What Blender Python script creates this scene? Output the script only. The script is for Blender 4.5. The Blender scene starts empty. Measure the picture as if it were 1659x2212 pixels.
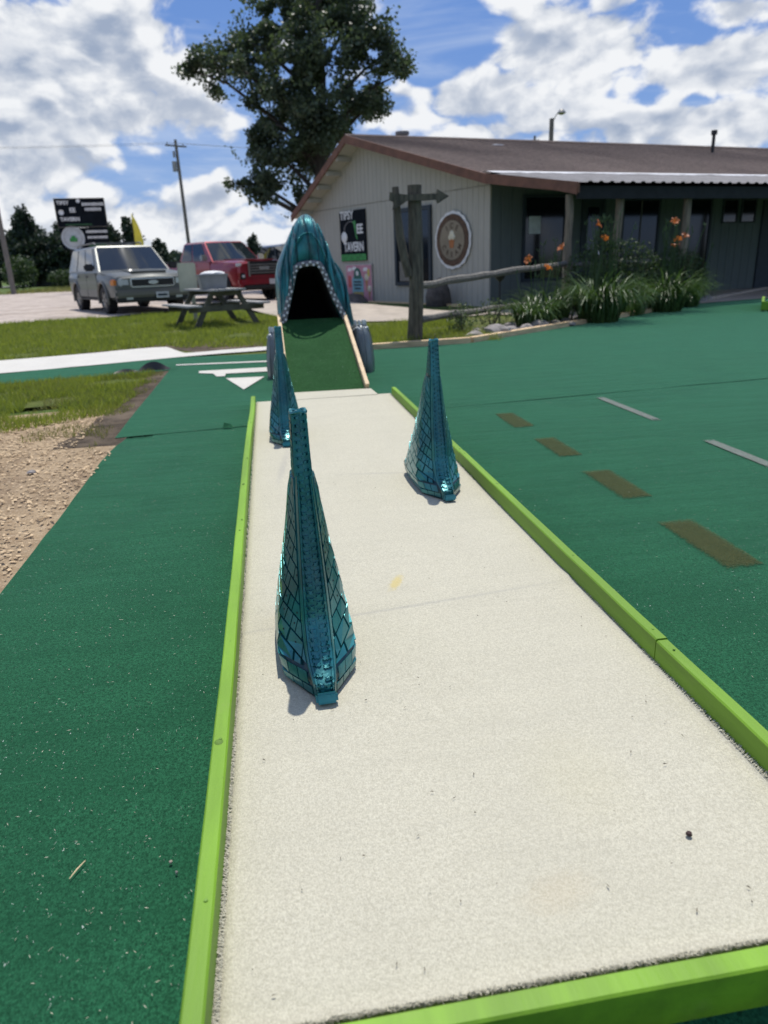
import bpy, bmesh, math, random
import numpy as np
from mathutils import Vector, Matrix, noise
random.seed(7); rng = np.random.default_rng(7)
R = math.radians
S = bpy.context.scene
COL = S.collection

# ---------------------------------------------------------------- camera
cam_d = bpy.data.cameras.new('camera'); cam = bpy.data.objects.new('camera', cam_d); COL.objects.link(cam)
cam_d.sensor_fit = 'VERTICAL'; cam_d.sensor_height = 36; cam_d.sensor_width = 27
cam_d.lens = 1534 / 2212 * 36
cam_d.clip_start = .05; cam_d.clip_end = 3000
c_right = Vector((0.987, -0.156, -0.037)); c_up = Vector((0.086, 0.323, 0.943)); c_back = Vector((-0.135, -0.934, 0.332))
c_back.normalize(); c_right = c_up.cross(c_back).normalized(); c_up = c_back.cross(c_right)
m = Matrix((c_right, c_up, c_back)).transposed().to_4x4(); m.translation = Vector((0, 0, 1.145))
cam.matrix_world = m
cam_d.dof.use_dof = True; cam_d.dof.focus_distance = 2.25; cam_d.dof.aperture_fstop = 3.1
S.camera = cam

# ---------------------------------------------------------------- sky, sun, exposure
SUN_AZ, SUN_EL = R(15), R(70)
W = bpy.data.worlds.new('World'); S.world = W; W.use_nodes = True
wt = W.node_tree; wt.nodes.clear()
def N(t, kind, **kw):
    n = t.nodes.new(kind)
    for k, v in kw.items():
        if k == 'inp':
            for a, b in v.items():
                if isinstance(b, bpy.types.NodeSocket): t.links.new(b, n.inputs[a])
                else: n.inputs[a].default_value = b
        else: setattr(n, k, v)
    return n
def MA(t, op, a, b=None, c=None, clamp=False):
    n = t.nodes.new('ShaderNodeMath'); n.operation = op; n.use_clamp = clamp
    for i, x in enumerate((a, b, c)):
        if x is None: continue
        if isinstance(x, bpy.types.NodeSocket): t.links.new(x, n.inputs[i])
        else: n.inputs[i].default_value = x
    return n.outputs[0]
def VM(t, op, a, b=None, out=0):
    n = t.nodes.new('ShaderNodeVectorMath'); n.operation = op
    for i, x in enumerate((a, b)):
        if x is None: continue
        if isinstance(x, bpy.types.NodeSocket): t.links.new(x, n.inputs[i])
        else: n.inputs[i].default_value = x
    return n.outputs[out]
def MIX(t, f, a, b, mode='MIX'):
    n = t.nodes.new('ShaderNodeMix'); n.data_type = 'RGBA'; n.blend_type = mode; n.clamp_factor = True
    for i, x in ((0, f), (6, a), (7, b)):
        if isinstance(x, bpy.types.NodeSocket): t.links.new(x, n.inputs[i])
        else: n.inputs[i].default_value = x if i == 0 else ((*x, 1) if len(x) == 3 else x)
    return n.outputs[2]
def SS(t, x, a, b, lo=0., hi=1.):
    n = t.nodes.new('ShaderNodeMapRange'); n.interpolation_type = 'SMOOTHSTEP'
    t.links.new(x, n.inputs[0]); n.inputs[1].default_value = a; n.inputs[2].default_value = b
    n.inputs[3].default_value = lo; n.inputs[4].default_value = hi
    return n.outputs[0]
def NZ(t, vec, scale, detail=4, rough=.55, dist=0, out=0):
    n = N(t, 'ShaderNodeTexNoise', inp={'Scale': scale, 'Detail': detail, 'Roughness': rough, 'Distortion': dist})
    if vec is not None: t.links.new(vec, n.inputs['Vector'])
    return n.outputs[out]
sky = N(wt, 'ShaderNodeTexSky', sky_type='NISHITA', sun_disc=False, sun_elevation=SUN_EL, sun_rotation=SUN_AZ, altitude=300, air_density=1.0, dust_density=.6, ozone_density=2.0)
tc = N(wt, 'ShaderNodeTexCoord').outputs['Generated']
sep = N(wt, 'ShaderNodeSeparateXYZ', inp={0: tc})
az = MA(wt, 'ARCTAN2', sep.outputs[0], sep.outputs[1]); el = MA(wt, 'ARCSINE', sep.outputs[2])
ae = N(wt, 'ShaderNodeCombineXYZ', inp={0: az, 1: el}).outputs[0]
# cumulus fields: every cloud bank has a direction, a width and a height
BANKS = [(-0.20, 0.055, 0.30, 0.055, 0.95), (-0.27, 0.14, 0.13, 0.09, 0.95), (-0.10, 0.03, 0.3, 0.03, 0.7), (-0.22, 0.234, 0.17, 0.062, 1), (-0.211, 0.177, 0.175, 0.041, 1), (-0.064, 0.17, 0.067, 0.029, 0.8), (-0.266, 0.119, 0.081, 0.033, 0.8), (-0.161, 0.063, 0.242, 0.036, 0.75), (-0.052, 0.083, 0.064, 0.026, 0.8), (-0.204, 0.13, 0.107, 0.024, 0.6), (0.413, 0.221, 0.122, 0.052, 1), (0.541, 0.195, 0.089, 0.039, 1), (0.261, 0.183, 0.106, 0.04, 0.95), (0.362, 0.165, 0.087, 0.038, 0.9), (0.284, 0.145, 0.079, 0.019, 0.9), (0.567, 0.131, 0.08, 0.035, 1), (0.471, 0.146, 0.046, 0.017, 0.7), (0.55, 0.24, 0.069, 0.021, 0.7), (0.081, 0.052, 0.09, 0.027, 0.7), (0.436, 0.262, 0.05, 0.021, 0.6)]
GAPS = [(0.04, 0.271, 0.083, 0.03, 1), (0.228, 0.257, 0.082, 0.039, 1), (0.205, 0.222, 0.062, 0.023, 0.9), (0.53, 0.164, 0.029, 0.011, 0.35), (0.469, 0.168, 0.056, 0.014, 0.35), (-0.046, 0.135, 0.063, 0.014, 0.35), (-0.082, 0.278, 0.032, 0.017, 0.35), (0.005, 0.198, 0.045, 0.028, 0.5), (0.532, 0.232, 0.029, 0.021, 0.5)]
def field(lst):
    tot = None
    for (a, e, ra, re, wgt) in lst:
        v = VM(wt, 'MULTIPLY', VM(wt, 'SUBTRACT', ae, (a, e, 0)), (1 / ra, 1 / re, 0))
        ln = VM(wt, 'LENGTH', v, out=1)
        b = SS(wt, ln, 1.25, .15, 0, wgt)
        tot = b if tot is None else MA(wt, 'MAXIMUM', tot, b)
    return tot
bank = MA(wt, 'SUBTRACT', field(BANKS), field(GAPS))
def billow(v, sc, det, rough):
    n = MA(wt, 'ABSOLUTE', MA(wt, 'SUBTRACT', NZ(wt, v, sc, det, rough), .5))
    return MA(wt, 'ADD', .42, MA(wt, 'MULTIPLY', n, 3.0))          # rounded heads, sharp creases between them
def cloud_density(dx, dz):
    v = VM(wt, 'ADD', VM(wt, 'MULTIPLY', tc, (1, 1, 1.55)), (dx, 0, dz))
    warp = VM(wt, 'SCALE', VM(wt, 'SUBTRACT', NZ(wt, v, 7, 3, out=1), (.5, .5, .5)))
    warp.node.inputs['Scale'].default_value = .07
    v = VM(wt, 'ADD', v, warp)
    big = NZ(wt, v, 5.5, 3, .5); puff = billow(v, 11, 2, .5); small = NZ(wt, v, 38, 6, .62)
    n = MA(wt, 'ADD', MA(wt, 'ADD', MA(wt, 'MULTIPLY', big, .62), MA(wt, 'MULTIPLY', puff, .30)), MA(wt, 'MULTIPLY', small, .22))
    return MA(wt, 'ADD', n, MA(wt, 'MULTIPLY', bank, .235))
d0 = cloud_density(0, 0); d1 = cloud_density(.008, .028)
mask = SS(wt, d0, .592, .70)
lit = SS(wt, MA(wt, 'SUBTRACT', d0, d1), -.17, .15)           # tops bright, bases grey
thick = SS(wt, d0, .66, .98)
v2 = VM(wt, 'MULTIPLY', tc, (1, 1, 2.6))
under = SS(wt, NZ(wt, v2, 7.5, 7, .6), .36, .70)
b_ = MA(wt, 'SUBTRACT', MA(wt, 'ADD', MA(wt, 'MULTIPLY', lit, 1.15), .16), MA(wt, 'MULTIPLY', MA(wt, 'MULTIPLY', under, thick), .85), clamp=True)
ccol = MIX(wt, b_, (3.7, 4.5, 6.0), (9.7, 9.9, 10.2))
skyc = MIX(wt, .60, sky.outputs[0], (1.15, 2.85, 8.0))
hz = SS(wt, sep.outputs[2], .26, .0, 0, .42)
skyc = MIX(wt, hz, skyc, (4.2, 6.0, 8.9))
wisp = MA(wt, 'MULTIPLY', SS(wt, NZ(wt, VM(wt, 'MULTIPLY', tc, (1.5, 1.5, 9)), 3, 6, .6, .6), .45, .75), .45)
skyc = MIX(wt, wisp, skyc, (6.5, 7.6, 9.4))
col = MIX(wt, MA(wt, 'MULTIPLY', mask, SS(wt, sep.outputs[2], -.02, .03)), skyc, ccol)
bg = N(wt, 'ShaderNodeBackground', inp={'Color': col, 'Strength': .1})
wo = N(wt, 'ShaderNodeOutputWorld', inp={0: bg.outputs[0]})
W.cycles.sampling_method = 'MANUAL'; W.cycles.sample_map_resolution = 512

sl = bpy.data.lights.new('sun', 'SUN'); sl.energy = 4.6; sl.angle = R(.53); sl.color = (1, .955, .88)
so = bpy.data.objects.new('sun', sl); COL.objects.link(so)
sdir = Vector((math.sin(SUN_AZ) * math.cos(SUN_EL), math.cos(SUN_AZ) * math.cos(SUN_EL), math.sin(SUN_EL)))
so.rotation_euler = sdir.to_track_quat('Z', 'Y').to_euler(); so.location = (6, 8, 40)
S.view_settings.view_transform = 'Standard'; S.view_settings.look = 'None'
S.view_settings.exposure = -.12; S.view_settings.gamma = 1; S.view_settings.use_curve_mapping = False
S.cycles.max_bounces = 6; S.cycles.transparent_max_bounces = 6; S.cycles.use_denoising = True

# ---------------------------------------------------------------- helpers
def tag(o, label=None, cat=None, group=None, kind=None):
    for k, v in (('label', label), ('category', cat), ('group', group), ('kind', kind)):
        if v: o[k] = v
    return o
def empty(name, loc=(0, 0, 0), rz=0, label=None, cat=None, group=None):
    o = bpy.data.objects.new(name, None); COL.objects.link(o); o.location = loc; o.rotation_euler = (0, 0, rz)
    o.empty_display_size = .1
    return tag(o, label, cat, group)
def mesh_obj(name, V, F, mat, parent=None, smooth=False, sharp=None, mi=None):
    me = bpy.data.meshes.new(name)
    me.from_pydata([tuple(v) for v in V], [], F)
    for mm in (mat if isinstance(mat, (list, tuple)) else [mat]): me.materials.append(mm)
    if mi is not None: me.polygons.foreach_set('material_index', mi)
    if smooth: me.polygons.foreach_set('use_smooth', [True] * len(me.polygons))
    if smooth and sharp: me.set_sharp_from_angle(angle=R(sharp))
    me.update()
    o = bpy.data.objects.new(name, me); COL.objects.link(o)
    if parent: o.parent = parent
    return o
def fix(o):
    bm = bmesh.new(); bm.from_mesh(o.data); bmesh.ops.recalc_face_normals(bm, faces=bm.faces); bm.to_mesh(o.data); bm.free(); return o
class MB:
    def __init__(s): s.V = []; s.F = []; s.I = []; s.mi = 0
    def add(s, V, F):
        b = len(s.V); s.V += [tuple(v) for v in V]; s.F += [tuple(i + b for i in f) for f in F]; s.I += [s.mi] * len(F); return s
    def box(s, c, d, rz=0, rx=0, ry=0, bev=0):
        hx, hy, hz = d[0] / 2, d[1] / 2, d[2] / 2
        M_ = Matrix.Translation(c) @ Matrix.Rotation(rz, 4, 'Z') @ Matrix.Rotation(ry, 4, 'Y') @ Matrix.Rotation(rx, 4, 'X')
        if bev <= 0:
            P = [(x, y, z) for x in (-hx, hx) for y in (-hy, hy) for z in (-hz, hz)]
            Fs = [(0, 1, 3, 2), (4, 6, 7, 5), (0, 4, 5, 1), (2, 3, 7, 6), (0, 2, 6, 4), (1, 5, 7, 3)]
        else:
            bm = bmesh.new(); bmesh.ops.create_cube(bm, size=1)
            for v in bm.verts: v.co = Vector((v.co.x * d[0], v.co.y * d[1], v.co.z * d[2]))
            bmesh.ops.bevel(bm, geom=bm.edges[:], offset=bev, segments=2, affect='EDGES')
            bm.verts.index_update(); P = [v.co.copy() for v in bm.verts]; Fs = [tuple(v.index for v in f.verts) for f in bm.faces]; bm.free()
        return s.add([M_ @ Vector(p) for p in P], Fs)
    def tube(s, pts, rad, n=8, cap=True):
        pts = [Vector(p) for p in pts]; rr = rad if isinstance(rad, (list, tuple)) else [rad] * len(pts)
        V = []; F = []; up = Vector((0, 0, 1)); prev = None
        for i, p in enumerate(pts):
            t = (pts[min(i + 1, len(pts) - 1)] - pts[max(i - 1, 0)]).normalized()
            if prev is None:
                a = t.cross(up if abs(t.z) < .95 else Vector((1, 0, 0))).normalized()
            else: a = (prev - t * prev.dot(t)).normalized()
            prev = a; b = t.cross(a)
            for k in range(n):
                an = 2 * math.pi * k / n; V.append(p + (a * math.cos(an) + b * math.sin(an)) * rr[i])
        for i in range(len(pts) - 1):
            for k in range(n): F.append((i * n + k, i * n + (k + 1) % n, (i + 1) * n + (k + 1) % n, (i + 1) * n + k))
        if cap: F.append(tuple(range(n))[::-1]); F.append(tuple((len(pts) - 1) * n + k for k in range(n)))
        return s.add(V, F)
    def lathe(s, prof, c=(0, 0, 0), n=24, axis='Z'):
        V = []; F = []
        for (r, z) in prof:
            for k in range(n):
                a = 2 * math.pi * k / n; x, y = r * math.cos(a), r * math.sin(a)
                V.append(Vector(c) + (Vector((x, y, z)) if axis == 'Z' else Vector((x, z, y)) if axis == 'Y' else Vector((z, x, y))))
        for i in range(len(prof) - 1):
            for k in range(n): F.append((i * n + k, i * n + (k + 1) % n, (i + 1) * n + (k + 1) % n, (i + 1) * n + k))
        return s.add(V, F)
    def prism(s, poly, fn0, fn1):
        n = len(poly); V = [fn0(p) for p in poly] + [fn1(p) for p in poly]
        F = [tuple(range(n))[::-1], tuple(range(n, 2 * n))] + [(i, (i + 1) % n, n + (i + 1) % n, n + i) for i in range(n)]
        return s.add(V, F)
    def build(s, name, mat, parent=None, smooth=False, sharp=35, rec=True):
        o = mesh_obj(name, s.V, s.F, mat, parent, smooth, sharp, s.I)
        return fix(o) if rec else o
def kids(o, names=None): return list(o.children)
def copy_tree(o, parent=None):
    c = o.copy(); COL.objects.link(c); c.parent = parent
    for ch in list(o.children): copy_tree(ch, c)
    return c
def lerp(a, b, t): return a + (b - a) * t
def interp(x, X, Y): return float(np.interp(x, X, Y))
def ss(a, b, x):
    t = min(1, max(0, (x - a) / (b - a))); return t * t * (3 - 2 * t)

# ---------------------------------------------------------------- materials
MATS = {}
def M(name, c, rough=.6, metal=0., var=.15, scale=6., bump=0., bscale=60., spec=.5, coat=0., c2=None, stretch=(1, 1, 1), bdist=.004, detail=5, sheen=0., thr=(.3, .7)):
    mt = bpy.data.materials.new(name); mt.use_nodes = True; t = mt.node_tree; b = t.nodes['Principled BSDF']
    co = VM(t, 'MULTIPLY', N(t, 'ShaderNodeTexCoord').outputs['Object'], stretch)
    n1 = NZ(t, co, scale, detail, .6)
    a = c2 if c2 else tuple(x * (1 - var) for x in c); d = c if c2 else tuple(min(1, x * (1 + var)) for x in c)
    t.links.new(MIX(t, SS(t, n1, *thr), a, d), b.inputs['Base Color'])
    b.inputs['Roughness'].default_value = rough; b.inputs['Metallic'].default_value = metal
    b.inputs['Specular IOR Level'].default_value = spec; b.inputs['Coat Weight'].default_value = coat
    b.inputs['Sheen Weight'].default_value = sheen
    if bump:
        bp = N(t, 'ShaderNodeBump', inp={'Strength': bump, 'Distance': bdist, 'Height': NZ(t, co, bscale, 4, .6)})
        t.links.new(bp.outputs[0], b.inputs['Normal'])
    MATS[name] = mt; return mt
def carpet(name, base, tip, dark, fib=420, mott=5., dust=0., sheen=.3, amount=.5, stain=None, mott_amt=.25, sht=(1, 1, 1)):
    """short looped pile: fine fibre noise in colour and relief, faint blotches, pale lint"""
    mt = bpy.data.materials.new(name); mt.use_nodes = True; t = mt.node_tree; b = t.nodes['Principled BSDF']
    co = N(t, 'ShaderNodeTexCoord').outputs['Object']
    f1 = NZ(t, VM(t, 'MULTIPLY', co, (1, .62, 1)), fib, 2, .6, .6); f2 = NZ(t, co, fib * .33, 3, .6)
    ff = MA(t, 'ADD', MA(t, 'MULTIPLY', f1, .62), MA(t, 'MULTIPLY', f2, .38))
    c = MIX(t, SS(t, ff, .36, .64), dark, tip)
    c = MIX(t, amount, base, c)
    bl = NZ(t, co, mott, 4, .55)
    c = MIX(t, SS(t, bl, .35, .7, 0, mott_amt), c, tuple(x * .72 for x in base))
    bands = NZ(t, VM(t, 'MULTIPLY', co, (.6, 9, 1)), 1.6, 3, .6)
    c = MIX(t, SS(t, bands, .45, .7, 0, mott_amt * .7), c, tuple(x * .8 for x in base))
    if dust:
        dn = NZ(t, VM(t, 'MULTIPLY', co, (1, .55, 1)), 150, 2, .5, 1.5)
        dm = MA(t, 'MULTIPLY', SS(t, dn, .715, .76), SS(t, NZ(t, co, 2.2, 2), .35, .65, .15, dust))
        c = MIX(t, dm, c, (.50, .55, .50))
    if stain: c = stain(t, co, c)
    t.links.new(c, b.inputs['Base Color']); b.inputs['Roughness'].default_value = .95
    b.inputs['Specular IOR Level'].default_value = .15; b.inputs['Sheen Weight'].default_value = sheen; b.inputs['Sheen Roughness'].default_value = .3; b.inputs['Sheen Tint'].default_value = (*sht, 1)
    bp = N(t, 'ShaderNodeBump', inp={'Strength': .85, 'Distance': .003, 'Height': ff})
    bp2 = N(t, 'ShaderNodeBump', inp={'Strength': .35, 'Distance': .02, 'Height': NZ(t, VM(t, 'MULTIPLY', co, (.5, 2.5, 1)), 3, 3), 'Normal': bp.outputs[0]})
    t.links.new(bp2.outputs[0], b.inputs['Normal'])
    MATS[name] = mt; return mt
def worn_dye(mt, amt):
    t = mt.node_tree; b = t.nodes['Principled BSDF']; tcn = N(t, 'ShaderNodeTexCoord'); g_ = N(t, 'ShaderNodeSeparateXYZ', inp={0: tcn.outputs['Generated']})
    ex = MA(t, 'MINIMUM', g_.outputs[0], MA(t, 'SUBTRACT', 1., g_.outputs[0])); ey = MA(t, 'MINIMUM', g_.outputs[1], MA(t, 'SUBTRACT', 1., g_.outputs[1]))
    e = MA(t, 'MINIMUM', ex, MA(t, 'MULTIPLY', ey, 2.2)); n = MA(t, 'MULTIPLY', MA(t, 'SUBTRACT', NZ(t, tcn.outputs['Object'], 90, 4), .5), .35)
    a = MA(t, 'MULTIPLY', SS(t, MA(t, 'ADD', e, n), .02, .22), SS(t, NZ(t, tcn.outputs['Object'], 220, 3), .2, .6, amt * .45, amt))
    t.links.new(a, b.inputs['Alpha']); return mt
def lane_stain(t, co, c):
    def blob(cx, cy, rx, ry, rot, soft=.6, rag=.5):
        v = N(t, 'ShaderNodeMapping', vector_type='TEXTURE', inp={'Vector': co, 'Location': (cx, cy, 0), 'Rotation': (0, 0, rot), 'Scale': (rx, ry, 1)}).outputs[0]
        v = VM(t, 'MULTIPLY', v, (1, 1, 0))
        ln = MA(t, 'ADD', VM(t, 'LENGTH', v, out=1), MA(t, 'MULTIPLY', MA(t, 'SUBTRACT', NZ(t, co, 60, 3), .5), rag))
        return SS(t, ln, 1.1, 1.1 - soft)
    c = MIX(t, MA(t, 'MULTIPLY', blob(.385, 2.42, .026, .085, -.42, .8, 1.1), .6), c, (.55, .43, .12))
    c = MIX(t, MA(t, 'MULTIPLY', blob(.62, 1.28, .16, .22, 0, 1.0), .08), c, (.55, .50, .25))
    c = MIX(t, MA(t, 'MULTIPLY', blob(.55, 3.9, .02, .3, 1.4, .8, 1.), .25), c, (.30, .29, .27))
    c = MIX(t, MA(t, 'MULTIPLY', blob(.28, 2.2, .9, .012, .12, .9, .8), .35), c, (.33, .32, .29))
    c = MIX(t, MA(t, 'MULTIPLY', blob(.0, 4.2, .03, .5, -.1, .9, 1.1), .30), c, (.30, .29, .28))
    c = MIX(t, MA(t, 'MULTIPLY', blob(.45, .98, .10, .06, .3, .9, .8), .18), c, (.50, .40, .25))
    return c
m_lane = carpet('cream_carpet', (.512, .486, .382), (.65, .625, .505), (.30, .28, .215), 430, 3.0, 0, .08, .5, lane_stain, .14, (1, .9, .7))
m_green = carpet('green_carpet', (.0085, .068, .030), (.028, .150, .070), (.002, .020, .0085), 330, 2.2, .95, .58, .62, None, .42, (.36, .85, .48))
m_white_c = carpet('white_carpet', (.62, .60, .54), (.72, .70, .65), (.42, .40, .36), 250, 2.5, 0, .1, .5)
m_brown_c = carpet('brown_dyed_carpet', (.070, .074, .024), (.125, .118, .046), (.024, .032, .011), 330, 12., .3, .3, .6, None, .3, (.4, .8, .4))
m_grey_c = carpet('grey_dyed_carpet', (.17, .20, .16), (.29, .31, .27), (.05, .08, .06), 330, 12., .3, .3, .6)
worn_dye(m_brown_c, .5); worn_dye(m_grey_c, .95)
m_ramp = carpet('dark_turf', (.015, .066, .018), (.038, .125, .040), (.005, .024, .007), 220, 5., 1.0, .05, .7, None, .35, (.3, .8, .4))
m_lime = M('lime_paint', (.150, .305, .010), .6, 0, .22, 7, .6, 40, stretch=(1, .12, 1), bdist=.003)
def scuffed(mt):
    t = mt.node_tree; b = t.nodes['Principled BSDF']; co = N(t, 'ShaderNodeTexCoord').outputs['Object']; old = b.inputs['Base Color'].links[0].from_socket
    sp = SS(t, NZ(t, VM(t, 'MULTIPLY', co, (1, .35, 1)), 55, 5, .7), .63, .74, 0, .45); wear = SS(t, NZ(t, co, 9, 6, .7), .58, .74, 0, .25)
    c = MIX(t, sp, old, (.070, .13, .012)); c = MIX(t, wear, c, (.20, .27, .06)); t.links.new(c, b.inputs['Base Color'])
scuffed(m_lime)
m_teal = None
def teal_paint(name, c, dark, rough=.29):
    mt = M(name, c, rough, .45, 0, 4, .15, 90, .5, .3, c2=dark, thr=(.35, .62)); return mt
m_teal = teal_paint('teal_metal_paint', (.024, .205, .222), (.009, .100, .112))
m_teal_d = teal_paint('teal_groove_paint', (.006, .055, .065), (.003, .025, .032), .45)
m_tealf = teal_paint('teal_hood_paint', (.017, .205, .218), (.006, .085, .096), .40)
def seam_lines(mt):
    t = mt.node_tree; b = t.nodes['Principled BSDF']; co = N(t, 'ShaderNodeTexCoord').outputs['Object']
    w = N(t, 'ShaderNodeTexWave', wave_type='BANDS', bands_direction='X', inp={'Vector': VM(t, 'MULTIPLY', co, (1, .5, .28)), 'Scale': 3.2, 'Distortion': 6.5, 'Detail': 2.5, 'Detail Scale': 1.2}).outputs['Fac']
    w2 = N(t, 'ShaderNodeTexWave', wave_type='BANDS', bands_direction='X', inp={'Vector': VM(t, 'MULTIPLY', co, (1, .6, .35)), 'Scale': 20, 'Distortion': 7., 'Detail': 2.5}).outputs['Fac']
    p = SS(t, w, .0, .22); h = MA(t, 'ADD', p, MA(t, 'MULTIPLY', w2, .12))
    bp = N(t, 'ShaderNodeBump', inp={'Strength': .7, 'Distance': .03, 'Height': h}); t.links.new(bp.outputs[0], b.inputs['Normal'])
    old = b.inputs['Base Color'].links[0].from_socket; t.links.new(MIX(t, p, (.006, .07, .08), old), b.inputs['Base Color'])
seam_lines(m_tealf)
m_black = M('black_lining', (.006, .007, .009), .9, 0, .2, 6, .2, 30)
m_rubber = M('tyre_rubber', (.012, .012, .013), .8, 0, .2, 20)
m_beadg = M('silver_tread_paint', (.16, .16, .17), .5, .3, .3, 30)
m_bead = M('white_stud_paint', (.60, .62, .62), .45, .1, .1, 30)
m_foot = M('grey_silver_paint', (.17, .19, .19), .42, .45, .3, 5, .15, 40, stretch=(3, 3, .6))
m_pine = M('bare_pine', (.62, .46, .27), .65, 0, .15, 4, .15, 40, stretch=(6, .4, 6))
m_pine_w = M('weathered_pine', (.62, .45, .26), .75, 0, .25, 5, .25, 40, stretch=(.6, 6, 6))
m_greywood = M('grey_weathered_wood', (.145, .135, .115), .85, 0, .35, 5, .3, 30, stretch=(.5, 5, 5))
m_post = M('mossy_post_wood', (.098, .084, .060), .9, 0, .45, 7, .5, 14, stretch=(4, 4, .6), bdist=.02)
m_tabletop = M('silvered_table_wood', (.34, .335, .32), .85, 0, .25, 5, .25, 40, stretch=(.5, 5, 5))
m_tablex = M('dark_stained_wood', (.085, .085, .06), .85, 0, .3, 5, .2, 40)
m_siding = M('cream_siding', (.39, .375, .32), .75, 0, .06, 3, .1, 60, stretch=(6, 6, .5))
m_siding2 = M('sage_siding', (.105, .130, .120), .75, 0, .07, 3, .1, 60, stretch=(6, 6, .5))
m_fascia = M('red_brown_fascia', (.165, .072, .042), .7, 0, .22, 4, .2, 40)
m_shingle = M('brown_shingle', (.27, .208, .175), .95, 0, .30, 9, .5, 60, c2=(.19, .146, .122))
m_metalroof = M('galvanised_roof', (.19, .185, .19), .7, .15, .15, 3)
m_flash = M('roof_flashing', (.72, .73, .74), .5, .1, .1, 6)
m_darkwood = M('porch_beam', (.016, .018, .019), .9, 0, .2, 5)
m_porchpost = M('porch_post_wood', (.19, .155, .11), .85, 0, .3, 6, .3, 30, stretch=(5, 5, .5))
m_glass_d = M('dark_window_glass', (.008, .011, .014), .08, 0, .1, 2, spec=.6)
m_frame_d = M('dark_window_trim', (.018, .030, .040), .6, 0, .15, 6)
m_white = M('white_print', (.72, .72, .70), .55, 0, .06, 8)
m_signk = M('black_sign_face', (.008, .011, .015), .8, 0, .2, 3, spec=.08)
m_sgreen = M('sign_green', (.03, .24, .05), .5, 0, .35, 12)
m_bark = M('tree_bark', (.055, .048, .040), .95, 0, .35, 8, .6, 12, stretch=(3, 3, .6), bdist=.03)
m_rock = M('field_stone', (.27, .245, .225), .9, 0, .35, 9, .5, 18, bdist=.02)
m_rockd = M('dark_boulder', (.085, .075, .068), .9, 0, .35, 5, .5, 10, bdist=.03)
m_conc = M('concrete', (.40, .345, .28), .9, 0, .15, 2, .3, 50)
def leafmat(name, c, var=.45, rough=.6, trans=.25, c2=None):
    mt = M(name, c, rough, 0, var, 1.2, spec=.35, c2=c2, detail=7); t = mt.node_tree; b = t.nodes['Principled BSDF']
    ge = N(t, 'ShaderNodeObjectInfo'); out = t.nodes['Material Output']
    tr = N(t, 'ShaderNodeBsdfTranslucent', inp={'Color': (c[0] * 1.6, c[1] * 1.7, c[2] * .9, 1)})
    mx = N(t, 'ShaderNodeMixShader', inp={0: trans, 1: b.outputs[0], 2: tr.outputs[0]})
    t.links.new(mx.outputs[0], out.inputs[0]); return mt
m_leaf = leafmat('tree_leaf', (.068, .095, .060), .45, .45, .3)
m_needle = leafmat('pine_needle', (.022, .040, .022), .5, .6, .12)
m_bush = leafmat('bush_leaf', (.045, .075, .030), .4)
m_lily = leafmat('lily_leaf', (.060, .108, .034), .4, .35)
m_grass = leafmat('grass_blade', (.215, .245, .050), .45, .6, .4, (.125, .170, .030))
m_grassd = leafmat('dry_grass_blade', (.190, .185, .070), .5, .7, .3)
m_orange = leafmat('lily_petal', (.50, .15, .045), .3, .5, .3)
m_weed = leafmat('weed_leaf', (.10, .14, .06), .4)
m_chip = M('wood_chip', (.46, .34, .205), .9, 0, .4, 30)
m_car_s = M('silver_green_paint', (.100, .108, .100), .40, .3, .06, 2, coat=.3)
m_car_b = M('silver_cladding', (.16, .155, .135), .45, .3, .08, 2)
m_car_r = M('red_car_paint', (.26, .008, .018), .28, .35, .08, 2, coat=.8)
m_car_g = M('dark_grey_paint', (.045, .055, .06), .3, .4, .08, 2, coat=.7)
m_car_k = M('black_paint', (.012, .013, .016), .3, .3, .08, 2, coat=.7)
m_cglass = M('car_glass', (.012, .018, .022), .03, 0, .1, 2, spec=.8)
m_chrome = M('chrome', (.62, .62, .62), .18, 1, .05, 3)
m_plast = M('black_plastic', (.016, .016, .017), .6, 0, .2, 8)
m_lamp = M('headlamp_lens', (.62, .64, .65), .12, .2, .05, 5, coat=.5)
m_amber = M('amber_lens', (.62, .20, .03), .25, 0, .1, 5)
m_rim = M('alloy_rim', (.30, .29, .27), .4, .7, .15, 5)
m_plate = M('plate_white', (.52, .52, .54), .5, 0, .1, 20)
m_yellow = M('yellow_banner', (.72, .63, .06), .6, 0, .08, 3)
m_pole = M('utility_pole_wood', (.16, .145, .125), .9, 0, .2, 4, stretch=(4, 4, .5))
m_bin = M('grey_tub_plastic', (.22, .225, .225), .5, 0, .1, 5)
m_bag = M('white_bag', (.72, .72, .70), .6, 0, .05, 8, .4, 20, bdist=.02)
m_panel = M('pale_panel', (.42, .43, .32), .6, 0, .08, 4)
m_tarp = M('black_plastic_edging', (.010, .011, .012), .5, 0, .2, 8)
def ground_mat(name, cols, scale, bump=.6, bs=30, rough=.95, dist=.02):
    mt = bpy.data.materials.new(name); mt.use_nodes = True; t = mt.node_tree; b = t.nodes['Principled BSDF']
    co = N(t, 'ShaderNodeTexCoord').outputs['Object']
    c = MIX(t, SS(t, NZ(t, co, scale, 6, .6), .35, .65), cols[0], cols[1])
    if len(cols) > 2: c = MIX(t, SS(t, NZ(t, co, scale * .22, 5, .6), .45, .68), c, cols[2])
    if len(cols) > 3: c = MIX(t, SS(t, NZ(t, co, scale * 9, 3, .5), .55, .72), c, cols[3])
    t.links.new(c, b.inputs['Base Color']); b.inputs['Roughness'].default_value = rough; b.inputs['Specular IOR Level'].default_value = .2
    bp = N(t, 'ShaderNodeBump', inp={'Strength': bump, 'Distance': dist, 'Height': NZ(t, co, bs, 5, .65)})
    t.links.new(bp.outputs[0], b.inputs['Normal']); return mt
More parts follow.
